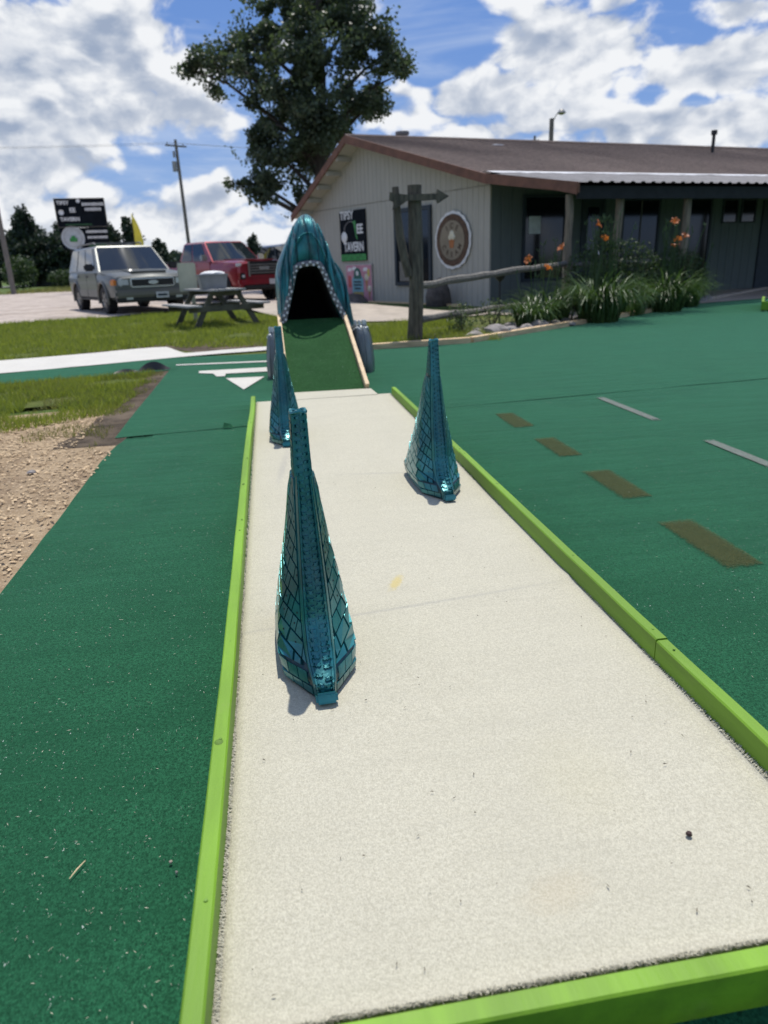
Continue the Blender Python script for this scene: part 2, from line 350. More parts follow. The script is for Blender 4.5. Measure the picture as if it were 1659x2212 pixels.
m_lawn = ground_mat('lawn', ((.085, .115, .024), (.130, .160, .036), (.15, .145, .06)), 3.5, .9, 45, dist=.04)
m_field = ground_mat('field', ((.060, .100, .022), (.100, .150, .035), (.12, .14, .05)), .2, .3, 4)
m_gravel = ground_mat('gravel', ((.36, .30, .26), (.50, .43, .37), (.30, .25, .21), (.56, .52, .48)), 3, .8, 25)
m_dirt = ground_mat('dirt', ((.34, .245, .15), (.45, .34, .215), (.25, .18, .115), (.52, .41, .28)), 7, 1., 60)
m_soil = ground_mat('dark_soil', ((.055, .042, .03), (.11, .085, .06), (.16, .125, .09)), 8, 1., 40)
m_road = ground_mat('asphalt', ((.33, .32, .31), (.38, .37, .36)), 2, .3, 40)
m_bed = ground_mat('pebble_bed', ((.05, .046, .04), (.16, .145, .125), (.03, .03, .026), (.36, .33, .30)), 12, 1., 50)
# ---------------------------------------------------------------- ground
G0 = -.02
EDGE = [(-40, 7.3), (-3.43, 9.7), (-1.22, 10.5), (1.37, 10.2), (2.89, 10.3), (8.4, 14.46), (10.42, 16.32), (13.92, 19.17), (30, 32)]
def ground_z(x, y):
    nd = -.515 * (x - 1.4) + .857 * (y - 10.3)
    return G0 - .012 + .102 * min(ss(5, 9, y - 10.5), ss(.3, 5, nd))
def strip(name, A, B, n, mat, zoff, kind='structure', zf=None, parent=None, wig=0, na=None, thick=0):
    """sheet between two boundary polylines, following the ground"""
    A = np.array(A, float); B = np.array(B, float)
    na = na or 40
    def rs(P):
        d = np.r_[0, np.cumsum(np.hypot(*np.diff(P, axis=0).T))]; t = np.linspace(0, d[-1], na)
        return np.c_[np.interp(t, d, P[:, 0]), np.interp(t, d, P[:, 1])]
    A = rs(A); B = rs(B); V = []; F = []
    for i in range(na):
        for j in range(n + 1):
            t = j / n; x, y = A[i] * (1 - t) + B[i] * t
            if wig and (j in (0, n)): 
                w = noise.noise((x * 1.3, y * 1.3, 3.3)) * wig + noise.noise((x * 5, y * 5, 1.3)) * wig * .4
                x += w; y += noise.noise((x * 1.7, y * 1.7, 9)) * wig
            V.append((x, y, (zf or ground_z)(x, y) + zoff))
    for i in range(na - 1):
        for j in range(n): a = i * (n + 1) + j; F.append((a, a + 1, a + n + 2, a + n + 1))
    o = mesh_obj(name, V, F, mat, parent, True)
    bm = bmesh.new(); bm.from_mesh(o.data)
    if sum(f.normal.z for f in bm.faces) < 0: bmesh.ops.reverse_faces(bm, faces=bm.faces)
    bm.to_mesh(o.data); bm.free()
    if kind: o['kind'] = kind
    return o
# terrain: one sheet to the horizon, finer near the camera
xs = np.r_[-1500, -600, -250, -120, -60, np.arange(-40, 41, 1.), 60, 120, 250, 600, 1500]
ys = np.r_[-300, -60, -15, np.arange(-4, 45, 1.), 55, 70, 100, 160, 300, 700, 2000]
V = [(x, y, ground_z(x, y) - .03 * (y < 40)) for y in ys for x in xs]; nx = len(xs)
F = [(j * nx + i, j * nx + i + 1, (j + 1) * nx + i + 1, (j + 1) * nx + i) for j in range(len(ys) - 1) for i in range(nx - 1)]
g = mesh_obj('ground', V, F, m_field, None, True); g['kind'] = 'structure'
strip('lawn', [(-14, 5.8), (-14, 9), (-14, 14), (-14, 18.6)], [(9.5, 8.4), (9.5, 12), (9.5, 16), (9.5, 17)], 60, m_lawn, .004, na=40)
strip('gravel_lot', [(-45, 20.5), (-12, 18.9), (-6.4, 18.9), (-4.6, 19.3), (-2.8, 21.2), (-.9, 21.8), (.3, 21.8), (2.0, 21.8)], [(-55, 44), (-30, 46), (-17, 50), (-12, 54), (-6, 60), (0, 62), (6, 60), (12, 52)], 30, m_gravel, .012, wig=.35, na=60)
strip('road', [(-260, 70), (-67, 76), (-30, 79), (20, 88), (120, 100)], [(-260, 80), (-67, 87), (-30, 90), (20, 99), (120, 112)], 4, m_road, .03, na=40)
strip('concrete_path', [(-.95, 21.7), (-.25, 18.6), (.35, 16.6), (1.6, 15.2), (3.2, 14.6)], [(2.2, 23.5), (2.3, 21), (2.9, 18.8), (3.9, 17.0), (5.0, 15.6)], 6, m_conc, .03, na=20)
strip('porch_floor', [(3.9, 16.6), (5.2, 14.6), (6.2, 14.35)], [(20, 22), (20, 19.5), (20, 18.6)], 6, m_conc, .035, na=12)
strip('dirt_patch', [(-9, 1.5), (-9, 4.0), (-9, 5.7)], [(-.9, 1.5), (-.9, 4.0), (-.9, 6.9)], 30, m_dirt, .010, wig=.2, na=30)
strip('soil_strip', [(-3.2, 11.0), (-2.5, 11.6), (-1.7, 11.9), (-.9, 10.7), (-.2, 10.9)], [(-3.0, 11.9), (-2.4, 12.2), (-1.75, 12.75), (-.7, 12.5), (-.1, 12.2)], 8, m_soil, .009, wig=.15, na=20)
strip('soil_verge', [(-1.62, 5.2), (-1.5, 6.2), (-1.5, 7.5), (-1.5, 9.2)], [(-1.0, 5.2), (-1.0, 6.2), (-1.0, 7.5), (-1.0, 9.2)], 8, m_soil, .012, wig=.12, na=20)
strip('pebble_bed', [(2.4, 10.6), (3.2, 10.8), (8.3, 14.6), (10.4, 16.5)], [(2.6, 11.4), (3.6, 12.2), (7.3, 15.2), (9.9, 17.4)], 10, m_bed, .016, wig=.1, na=30)
# carpet laid over the ground, in two lengths with a lapped seam
def wrinkle(x, y):
    z = G0
    if x < .1:
        for yc, am, w in ((5.05, .007, .10), (4.75, .005, .09), (4.0, .004, .12), (3.4, .006, .10), (2.6, .004, .1), (1.55, .004, .08)):
            z += am * math.exp(-((y - yc - .12 * (x + .6)) / w) ** 2) * (.5 + .5 * noise.noise((x * 3, yc, 0))) * min(1, max(0, (-.28 - x) / .2))
    if x > 1.2: z += .004 * noise.noise((x * .8, y * 1.2, 4))
    return z
near = strip('carpeted_path', [(-1.10, -1.2), (-1.11, 1.6), (-1.134, 2.82), (-1.142, 3.6), (-1.174, 4.75), (-1.162, 5.19), (-1.139, 5.30), (-1.12, 5.60)], [(14, -1.2), (14, 1.5), (14, 3), (14, 4), (14, 5.2), (14, 6.8), (14, 7.9)], 150, m_green, 0, zf=wrinkle, na=110)
def poly_sheet(name, P, mat, z, parent=None, kind=None, thick=.004):
    b = MB(); b.prism(P, lambda p: (p[0], p[1], z - thick), lambda p: (p[0], p[1], z)); o = b.build(name, mat, parent)
    if kind: o['kind'] = kind
    return o
# far length: main field up to the timber edging, plus the arm that runs off to the left
far = strip('carpeted_path', [(-1.216, 5.42), (-1.24, 6.5), (-1.26, 8), (-1.281, 9.17), (-1.25, 10.45)], [(15.5, 7.3), (15.5, 9), (15.5, 11), (15.5, 13), (15.5, 20.6)], 120, m_green, .0045, zf=lambda x, y: G0 + .002 * noise.noise((x, y, 2)) + .002 * noise.noise((x * 2.5, y * 2.5, 2)), na=60)
bm = bmesh.new(); bm.from_mesh(far.data)
def beyond(x, y):
    ye = np.interp(x, [p[0] for p in EDGE], [p[1] for p in EDGE]); return y > ye
# trim to the edging line: slide vertices that lie past it back onto it
for v in bm.verts:
    ye = float(np.interp(v.co.x, [p[0] for p in EDGE], [p[1] for p in EDGE]))
    if v.co.y > ye: v.co.y = ye - .0005 * (v.index % 7)
bmesh.ops.dissolve_degenerate(bm, dist=.001, edges=bm.edges); bm.to_mesh(far.data); bm.free()
arm = strip('carpeted_path', [(-1.2, 9.15), (-1.75, 8.99), (-3.12, 8.76), (-9, 7.9)], [(-1.2, 10.55), (-1.6, 10.4), (-3.43, 9.75), (-9, 8.7)], 16, m_green, .006, zf=lambda x, y: G0 + .006 * noise.noise((x * 1.5, y * 2, 5)), na=40)
for nm, P in (('brown_patch', [(1.69, 5.369), (1.85, 5.332), (1.836, 4.877), (1.794, 4.81), (1.656, 4.84)]), ('brown_patch', [(1.687, 4.495), (1.844, 4.494), (1.825, 3.977), (1.664, 3.986)]),
              ('brown_patch', [(1.666, 3.679), (1.847, 3.661), (1.826, 3.152), (1.655, 3.134)]), ('brown_patch', [(1.658, 2.812), (1.84, 2.828), (1.815, 2.285), (1.641, 2.259)])):
    poly_sheet(nm, P, m_brown_c, G0 + .0056, near, thick=.001)
for P in ([(2.695, 5.746), (2.775, 5.74), (2.757, 4.73), (2.682, 4.711)], [(2.689, 4.128), (2.768, 4.127), (2.75, 3.46), (2.672, 3.42)]):
    poly_sheet('grey_stripe', P, m_grey_c, G0 + .0056, near, thick=.001)
poly_sheet('white_arrowhead', [(-.542, 8.121), (-.116, 8.072), (-.321, 7.265)], m_white_c, G0 + .013, far)
poly_sheet('white_stripe', [(-.898, 8.854), (.1, 8.845), (.1, 8.47), (-.562, 8.498), (-.561, 8.296), (-.655, 8.309), (-.71, 8.56), (-.883, 8.675)], m_white_c, G0 + .013, far)
poly_sheet('white_stripe', [(-1.254, 9.62), (.2, 9.46), (.2, 9.33), (-1.241, 9.531)], m_white_c, G0 + .013, far)
wc = strip('white_carpet_runner', [(-9, 8.65), (-3.431, 9.71), (-2.2, 10.15), (-1.225, 10.5), (-.07, 10.75), (.9, 10.7)], [(-9, 10.4), (-3.9, 11.33), (-3.30, 11.47), (-1.714, 12.1), (-1.268, 10.92), (-.068, 11.27), (.9, 11.1)], 10, m_white_c, .014, kind=None, zf=lambda x, y: ground_z(x, y) + .01 + .006 * noise.noise((x * 2, y * 2, 1)), na=40)
tag(wc, 'long strip of white carpet at the far edge of the green path by the lawn', 'carpet strip')
b = MB()
for (x0, x1, y, h) in ((-1.95, -1.62, 9.03, .05), (-1.66, -1.28, 9.12, .11)):
    n = 14; P = []
    for i in range(n + 1):
        t = i / n; P.append((lerp(x0, x1, t), y + .10 * t + .04 * math.sin(t * 5), h * math.sin(math.pi * min(1, t * 1.02)) ** .7))
    for i in range(n):
        a, c = P[i], P[i + 1]
        b.add([(a[0], a[1], G0 - .01), (c[0], c[1], G0 - .01), (c[0], c[1] + .05, G0 + c[2]), (a[0], a[1] + .05, G0 + a[2]), (c[0], c[1] + .2, G0 + c[2] * .3), (a[0], a[1] + .2, G0 + a[2] * .3)], [(0, 1, 2, 3), (3, 2, 4, 5)])
tag(b.build('plastic_edging', m_tarp, None, True), 'crumpled black plastic sheet lifting under the carpet edge beside the grass', 'plastic sheet')
b = MB(); b.add([(-.43, 5.48, G0 + .008), (-.35, 5.47, G0 + .008), (-.37, 5.52, G0 + .03), (-.42, 5.53, G0 + .045), (-.40, 5.57, G0 + .01)], [(0, 1, 2, 3), (3, 2, 4)])
tag(b.build('carpet_scrap', m_green), 'small dark scrap of carpet curling up on the green path left of the lane', 'carpet scrap')

# ---------------------------------------------------------------- putting lane
LX0, LX1, LY0, LY1 = -.186, 1.037, .817, 6.47
lane = empty('putting_lane', (.42, .76, G0), 0, 'long cream carpet mini golf lane edged with lime green boards', 'golf lane')
def local(o, root):
    o.parent = root; o.location = -root.location if False else o.location; return o
inv = Matrix.Translation(-Vector(lane.location))
def lane_part(mb, name, mat, smooth=False):
    mb.V = [tuple(Vector(v) - lane.location) for v in mb.V]; return mb.build(name, mat, lane, smooth)
# pile surface: grid with ragged edges and slight waviness; object data keeps world coordinates for the stains
nx_, ny_ = 48, 150; V = []; F = []
for j in range(ny_ + 1):
    for i in range(nx_ + 1):
        x = lerp(LX0 + .003, LX1 - .003, i / nx_); y = lerp(LY0, LY1, j / ny_)
        if i in (0, nx_): x += .004 * noise.noise((x, y * 30, 0)) * (1 if i else 1)
        if j == 0: y += .004 * noise.noise((x * 40, 0, 5)) - .002
        if j == ny_: y += .02 * noise.noise((x * 4, 0, 8)) + .02 * (i / nx_)
        z = .0025 * noise.noise((x * 1.5, y * 2.2, 1)) + .006 * math.exp(-((y - 2.21 - .12 * x) / .03) ** 2) - .002
        V.append((x, y, z))
for j in range(ny_):
    for i in range(nx_): a = j * (nx_ + 1) + i; F.append((a, a + 1, a + nx_ + 2, a + nx_ + 1))
# skirt
def skirt(idx):
    for a, c in zip(idx[:-1], idx[1:]):
        b0 = len(V); V.append((*V[a][:2], G0 + .002)); V.append((*V[c][:2], G0 + .002)); F.append((a, c, b0 + 1, b0))
W1 = nx_ + 1
skirt(list(range(W1))); skirt([ny_ * W1 + i for i in range(W1)]); skirt([j * W1 for j in range(ny_ + 1)]); skirt([j * W1 + nx_ for j in range(ny_ + 1)])
lc = mesh_obj('lane_carpet', V, F, m_lane, lane, True); lc.location = -Vector(lane.location)
# frayed pile along the cut edges
b = MB(); r_ = random.Random(3)
def tuft(x, y, dx, dy):
    l = r_.uniform(.004, .011); a = r_.uniform(-.8, .8); ux, uy = dx * math.cos(a) - dy * math.sin(a), dx * math.sin(a) + dy * math.cos(a); w = .0011
    z = r_.uniform(-.004, .003); k = r_.uniform(.1, .9)
    b.add([(x - uy * w, y + ux * w, z), (x + uy * w, y - ux * w, z), (x + ux * l, y + uy * l, z + l * k)], [(0, 1, 2)])
for i in range(5200):
    y = LY0 + (LY1 - LY0) * r_.random() ** 2.0
    tuft(LX0 + r_.uniform(0, .008), y, -1, 0); tuft(LX1 - r_.uniform(0, .008), y, 1, 0)
for i in range(3600): tuft(r_.uniform(LX0, LX1), LY0 + r_.uniform(-.002, .006), 0, -1)
fr = lane_part(b, 'frayed_pile', m_lane); fr['kind'] = 'stuff'
def board(x, y0, y1, top=.07, wob=0, seed=0):
    """2x4 on edge with rounded arrises and a little bow"""
    n = 14; w = .019; rr = random.Random(seed); P = [(-w, G0), (-w, top - .004), (-w + .004, top), (w - .004, top), (w, top - .004), (w, G0)]; mb = MB(); V = []; F = []
    for i in range(n + 1):
        y = lerp(y0, y1, i / n); dx = wob * math.sin(math.pi * i / n) + .0012 * noise.noise((seed, y * 3, 0)); dz = .0015 * noise.noise((seed + 5, y * 4, 0))
        V += [(x + dx + p[0], y, p[1] + (dz if p[1] > 0 else 0)) for p in P]
    k = len(P)
    for i in range(n):
        for j in range(k): F.append((i * k + j, i * k + (j + 1) % k, (i + 1) * k + (j + 1) % k, (i + 1) * k + j))
    F += [tuple(range(k)), tuple(range(n * k, n * k + k))]
    return mb.add(V, F)
xl, xr = LX0 - .0235, LX1 + .0205
for k, (y0, y1, tp) in enumerate(((.765, 3.02, .070), (3.024, 5.30, .067), (5.304, 6.42, .062))):
    lane_part(board(xl, y0, y1, tp, .004 * (-1) ** k, k), 'edge_board', m_lime, True).data.set_sharp_from_angle(angle=R(30))
for k, (y0, y1, tp) in enumerate(((.765, 1.70, .068), (1.704, 3.98, .071), (3.984, 6.40, .067))):
    lane_part(board(xr, y0, y1, tp, .003 * (-1) ** k, k + 7), 'edge_board', m_lime, True).data.set_sharp_from_angle(angle=R(30))
mb = board(0, LX0 - .045, LX1 + .045, .068, .002, 21); mb.V = [(v[1], .741 + v[0], v[2]) for v in mb.V]
lane_part(mb, 'front_board', m_lime, True).data.set_sharp_from_angle(angle=R(30))
b = MB(); b.box((.425, .79, G0 + .004), (1.22, .055, .006)); lane_part(b, 'gap_shade', m_tarp)  # black strip stands in for shade in the gap behind the front board
# knots, screw heads
m_screw = M('screw_green', (.12, .25, .015), .5)
for (x, y) in ((xl, 1.02), (xl, 1.49), (xl, 2.95), (xl, 3.09), (xr, 1.64), (xr, 1.76), (xr, 3.92), (xr, 4.04), (xl, 5.24), (xl, 5.37)):
    b = MB(); b.lathe([(.0, .0022), (.0035, .0022), (.0042, .0)], (x + r_.uniform(-.006, .006), y, .0705), 8); lane_part(b, 'screw_head', m_screw)
m_knot = M('knot_green', (.10, .20, .015), .7)
for (x, y, s) in ((xl, 1.48, .011), (xl - .004, 3.66, .007), (xl + .004, 4.2, .006), (xr, 3.3, .009), (xr, 2.35, .005)):
    b = MB(); b.lathe([(0, .0018), (s * .6, .0018), (s, .0)], (x, y, .0703), 12); lane_part(b, 'knot', m_knot)
b = MB(); b.prism([(.13, 6.44), (.92, 6.46), (.90, 6.80), (.10, 6.83)], lambda p: (p[0], p[1], G0 + .002), lambda p: (p[0], p[1], .002)); lane_part(b, 'carpet_end', m_lane)

# ---------------------------------------------------------------- loose bits
b = MB(); r_ = random.Random(12)
def bit(x, y, z, l, w, a):
    dx, dy = math.cos(a) * l / 2, math.sin(a) * l / 2; b.add([(x - dx, y - dy, z), (x + dy * w / l, y - dx * w / l, z + w * .8), (x + dx, y + dy, z + .001), (x - dy * w / l, y + dx * w / l, z + w * .3)], [(0, 1, 2), (0, 2, 3)])
for i in range(110):
    y = LY0 + .05 + 3.2 * r_.random() ** 1.4; bit(r_.uniform(LX0 + .05, LX1 - .05), y, .003, r_.uniform(.004, .014), r_.uniform(.0012, .003), r_.uniform(0, 6.3))
o = b.build('leaf_crumbs', M('leaf_crumb', (.10, .085, .06), .9, 0, .5, 30), None, False, rec=False); tag(o, kind='stuff')
b = MB()
for i in range(2200):
    y = .55 + 5.5 * r_.random() ** 1.7; x = r_.uniform(-1.1, -.25) if r_.random() < .62 else r_.uniform(1.15, 4.5)
    l = r_.uniform(.003, .011) * (1.5 if r_.random() < .06 else 1); bit(x, y, G0 + .006, l, r_.uniform(.0008, .0018), r_.uniform(0, 6.3))
o = b.build('straw_bits', M('straw', (.46, .44, .33), .8, 0, .3, 30), None, False, rec=False); tag(o, kind='stuff')
b = MB(); b.tube([(-.500, 1.205, G0 + .008), (-.490, 1.225, G0 + .010), (-.478, 1.248, G0 + .009)], [.0008, .0017, .0009], 6)
tag(b.build('wood_splinter', M('splinter', (.60, .46, .27), .8)), 'pale wood splinter lying on the green carpet at lower left', 'splinter')
b = MB(); b.lathe([(0, .010), (.005, .008), (.007, .003), (.004, .0)], (.765, 1.06, .001), 8)
tag(b.build('seed_husk', M('husk', (.05, .025, .022), .8), None, True), 'dark brown seed lying near the right end of the cream lane', 'seed')
for x, y, r0 in ((-.30, 1.21, .0035), (-.285, 1.18, .0027)):
    b = MB(); b.lathe([(0, .009), (r0, .006), (r0 * .9, .002), (.002, 0)], (x, y, G0 + .004), 7)
    tag(b.build('pebble', M('pebble_tan', (.40, .33, .27), .9) if r0 > .003 else m_rock, None, True), 'tiny pale tan pebble on green carpet left of lane' if r0 > .003 else 'tiny dark pebble next to the tan one on green carpet', 'pebble')
# ---------------------------------------------------------------- tyre fins
FZ = [0, .050, .060, .074, .105, .18, .25, .35, .45, .545, .58, .65, .775]
FT = dict(yf=[.0, .008, .032, .062, .098, .134, .145, .17, .19, .204, .209, .218, .232], yb=[.60, .615, .605, .59, .565, .52, .485, .44, .405, .375, .36, .34, .295],
          ws=[.030, .034, .037, .041, .044, .0435, .0415, .037, .032, .027, .0255, .0235, .021], w=[.100, .113, .114, .113, .109, .098, .086, .067, .050, .038, .029, .026, .0225])
def fin_at(z): return [interp(z, FZ, FT[k]) for k in ('yf', 'yb', 'ws', 'w')]
def fin_side(side, s, z):
    yf, yb, ws, w = fin_at(z); L = yb - yf
    c = lerp(.24, .34, ss(.1, .45, z))
    S_ = [0, .04, .36, .60, .86, 1.0]; X = [ws * .98, ws * .92, w, w * .99, w * .86, w * .30]; Y = [yf + .014, yf + .022, yf + L * c, yf + L * .60, yb - .035, yb]
    return Vector((side * interp(s, S_, X), interp(s, S_, Y), z))
def fin_nrm(side, s, z):
    a = fin_side(side, min(1, s + .01), z) - fin_side(side, max(0, s - .01), z); c = fin_side(side, s, min(.77, z + .006)) - fin_side(side, s, max(0, z - .006))
    n = a.cross(c); n.normalize()
    if n.x * side < 0: n = -n
    return n
def make_fin():
    root = empty('tyre_fin')
    zs = np.r_[np.linspace(0, .12, 9), np.linspace(.14, .775, 26)]
    V = []; F = []; sp = [0, .02, .04, .12, .2, .28, .38, .48, .6, .72, .86, .93, 1.0]; fr_ = [-.99, -.75, -.4, 0, .4, .75, .99]
    for z in zs:
        yf, yb, ws, w = fin_at(z)
        ring = [Vector((u * ws, yf + .012 * abs(u) ** 2.5, z)) for u in fr_]
        ring += [fin_side(1, s, z) for s in sp[1:]] + [fin_side(-1, s, z) for s in sp[:0:-1]]
        for p in ring:
            k = .0035 * noise.noise((p.x * 9, p.y * 9, z * 9)); V.append((p.x + k, p.y + k, z))
    n = len(ring)
    for i in range(len(zs) - 1):
        for k in range(n): F.append((i * n + k, i * n + (k + 1) % n, (i + 1) * n + (k + 1) % n, (i + 1) * n + k))
    F += [tuple(range(n)), tuple((len(zs) - 1) * n + k for k in range(n))]
    fix(mesh_obj('fin_body', V, F, [m_teal_d, m_teal], root, True, 40, [1 if (k < 6) else 0 for i in range(len(zs) - 1) for k in range(n)] + [0, 1]))
    # rolled rim at the tip
    b = MB(); yf, yb, ws, w = fin_at(.775)
    pts = [(ws * math.cos(a) * 1.0, yf + .02 + .022 * math.sin(a), .777 + .003 * math.sin(a * 3)) for a in np.linspace(0, 2 * math.pi, 17)]
    b.tube(pts, .0055, 6); b.build('tip_rim', m_teal, root, True)
    # front tyre: two sidewall bands either side of the knobs
    for sd in (-1, 1):
        V = []; F = []; zz = np.linspace(.02, .60, 40)
        for z in zz:
            yf, yb, ws, w = fin_at(z)
            for u, d in ((.60, .001), (.64, -.004), (.78, -.0045), (.80, -.002), (.83, -.0055), (.97, -.001), (1.02, .006)):
                V.append((sd * u * ws, yf + .012 * abs(u) ** 2.5 + d, z))
        for i in range(len(zz) - 1):
            for k in range(6): F.append((i * 7 + k, i * 7 + k + 1, (i + 1) * 7 + k + 1, (i + 1) * 7 + k))
        mesh_obj('sidewall_band', V, F, m_teal, root, True, 40)
    # knobs up the leading edge
    knob0 = [(-.0085, -.0075), (-.0042, -.0045), (.003, -.0078), (.0085, -.003), (.0040, .001), (.0078, .0078), (0, .0045), (-.0065, .008), (-.0035, .001)]
    def front_pt(u, z):
        yf, yb, ws, w = fin_at(z); return Vector((u, yf + .012 * abs(u / ws) ** 2.5, z))
    rows = np.r_[np.arange(.012, .11, .016), np.arange(.11, .768, .0225)]
    rk = random.Random(4)
    for i, z in enumerate(rows):
        yf, yb, ws, w = fin_at(z); tw = min(ws * .60, .0245)
        dz = Vector((0, fin_at(min(.775, z + .01))[0] - fin_at(max(0, z - .01))[0], .02)).normalized(); nr = Vector((1, 0, 0)).cross(dz).normalized()
        if nr.y > 0: nr = -nr
        for j, (u, fl, sc) in enumerate(((-.42, 1, 1.), (.42, -1, 1.), (-.98, -1, .78), (.98, 1, .78))):
            if z > .5 and abs(u) < .5 and tw < .016 and False: continue
            zz_ = z + (.011 if u > 0 else 0)
            c = front_pt(u * tw, min(.772, zz_)); sx = sc * (tw / .0245) ** .5; h = .0050 if abs(u) < .6 else .0066
            side_tilt = Vector((math.copysign(1, u) * (.75 if abs(u) > .6 else .15), 0, 0)); nn = (nr + side_tilt).normalized(); ax = dz.cross(nn).normalized()
            P = [(p[0] * fl * sx, p[1] * sx) for p in knob0]; b = MB(); m_ = len(P)
            b.add([c + ax * p[0] + dz * p[1] - nn * .002 for p in P] + [c + ax * p[0] * .86 + dz * p[1] * .86 + nn * h for p in P],
                  [tuple(range(m_, 2 * m_))] + [(q, (q + 1) % m_, m_ + (q + 1) % m_, m_ + q) for q in range(m_)])
            b.build('tread_knob', m_teal, root)
    # cut car tyre on both flanks: blocks between diagonal grooves
    def block(side, poly, h=.0066, stud=None, gap=.09):
        cs = sum(p[0] for p in poly) / len(poly); cz = sum(p[1] for p in poly) / len(poly)
        def P(p, k, off):
            s = cs + (p[0] - cs) * k; z = cz + (p[1] - cz) * k; return fin_side(side, s, z) + fin_nrm(side, s, z) * off
        b = MB(); n_ = len(poly)
        b.add([P(p, 1 - gap * .35, -.002) for p in poly] + [P(p, 1 - gap, h) for p in poly] , [tuple(range(n_, 2 * n_))] + [(q, (q + 1) % n_, n_ + (q + 1) % n_, n_ + q) for q in range(n_)])
        if stud:
            b.mi = 1; s0, z0 = cs + stud[0], cz + stud[1]; c = fin_side(side, s0, z0) + fin_nrm(side, s0, z0) * (h + .0008); nn = fin_nrm(side, s0, z0); ax = Vector((0, 0, 1)).cross(nn).normalized(); ay = nn.cross(ax)
            b.add([c + ax * .0032 * math.cos(a) + ay * .0032 * math.sin(a) for a in np.linspace(0, 2 * math.pi, 7)[:-1]], [tuple(range(6))])
        b.build('tread_block', [m_teal, m_rubber], root)
    rb = random.Random(9)
    for side in (-1, 1):
        # skirt round the foot
        for r0, r1 in ((.008, .030), (.033, .060)):
            cuts = np.linspace(.05, .97, 10) + (.03 if r0 > .02 else 0)
            for k in range(9): block(side, [(cuts[k], r0), (cuts[k + 1], r0), (cuts[k + 1], r1), (cuts[k], r1)], .004, None, .09)
        # courses of blocks laid on the diagonal, cut off at the edges of the flank
        KX = .34; th = R(25); ca, sa = math.cos(th), math.sin(th)
        def clip(P, ax, lim, keep_lo):
            out = []
            for k in range(len(P)):
                a, c = P[k], P[(k + 1) % len(P)]; ia = (a[ax] <= lim) == keep_lo; ic = (c[ax] <= lim) == keep_lo
                if ia: out.append(a)
                if ia != ic: f_ = (lim - a[ax]) / (c[ax] - a[ax]); out.append((a[0] + (c[0] - a[0]) * f_, a[1] + (c[1] - a[1]) * f_))
            return out
        for bI in range(-6, 14):
            b0, b1 = bI * .047, bI * .047 + .043
            a = -.30 + (.028 if bI % 2 else 0) + rb.uniform(-.008, .008)
            while a < .65:
                ln = rb.choice((.022, .028, .046, .060)); P = [(a, b0), (a + ln, b0), (a + ln, b1), (a, b1)]; a += ln + (.0045 if rb.random() < .5 else .0025)
                P = [((x * ca - y * sa) / KX, x * sa + y * ca + .066) for x, y in P]
                for ax, lim, lo in ((0, .045, False), (0, .965, True), (1, .066, False), (1, .590, True)):
                    if P: P = clip(P, ax, lim, lo)
                if len(P) < 3: continue
                ar = abs(sum(P[q][0] * P[(q + 1) % len(P)][1] - P[(q + 1) % len(P)][0] * P[q][1] for q in range(len(P)))) / 2 * KX
                if ar < .00022: continue
                block(side, P, .0068, (rb.uniform(-.015, .015), rb.uniform(-.006, .006)) if ar > .0009 and rb.random() < .6 else None, .06)
        for z0 in np.arange(.598, .745, .024):
            block(side, [(.08, z0 + .004), (.5, z0 + .012), (.5, z0 + .033), (.08, z0 + .025)], .0028, None, .07)
            block(side, [(.52, z0 + .012), (.92, z0 + .006), (.92, z0 + .027), (.52, z0 + .033)], .0028, None, .07)
    # small knobs down the trailing edge
    b = MB()
    for z in np.arange(.20, .77, .018):
        for sd in (-1, 1):
            p = fin_side(sd, .955, z); b.box((p.x * 1.05, p.y + .004, z), (.008, .012, .008), sd * .5)
    o = b.build('trailing_knobs', m_teal, root)
    # snout: bike tyre end folded on to the carpet
    b = MB(); b.box((0, -.012, .016), (.062, .034, .030), 0, R(-24), 0, .006); b.build('folded_tyre_end', m_teal, root, True)
    return root
fin = make_fin()
fins = [fin, copy_tree(fin), copy_tree(fin)]
for f_, (x, y, rz, sc, lab) in zip(fins, ((.064, 1.70, R(2.5), .985, 'nearest teal tyre tread fin standing on the left of the cream lane'),
                                      (.812, 3.31, R(3), .985, 'teal tyre tread fin on the right side of the lane beside the lime board'),
                                      (.040, 4.70, R(-1), .975, 'farthest teal tyre tread fin on the left just before the turf ramp'))):
    f_.location = (x, y, .002); f_.rotation_euler = (0, 0, rz); f_.scale = (sc, sc, sc)
    tag(f_, lab, 'fin', 'teal tyre fins standing on the lane')

# ---------------------------------------------------------------- ramp
ramp = empty('turf_ramp', (.48, 6.85, G0), 0, 'dark green turf ramp with pine side rails leading up to the tunnel', 'ramp')
rl = Vector(ramp.location)
yb0, yt0, zt = 6.86, 8.25, .575
b = MB(); nR = 20; V = []; F = []
for j in range(nR + 1):
    t = j / nR; y = lerp(yb0, yt0, t); z = lerp(G0 + .01, zt, t) + .03 * t * (1 - t)
    for i in range(13): V.append(Vector((lerp(lerp(.125, .118, t), lerp(.850, .808, t), i / 12), y, z + .003 * noise.noise((i * .4, t * 4, 0)))) - rl)
for j in range(nR):
    for i in range(12): a = j * 13 + i; F.append((a, a + 1, a + 14, a + 13))
top = mesh_obj('ramp_turf', V, F, m_ramp, ramp, True)
b = MB(); b.prism([(6.84, G0 - .004), (8.24, G0 - .004), (8.24, zt - .015), (6.90, G0 + .012)], lambda p: Vector((.128, p[0], p[1])) - rl, lambda p: Vector((.800, p[0], p[1])) - rl); b.build('ramp_frame', m_darkwood, ramp)
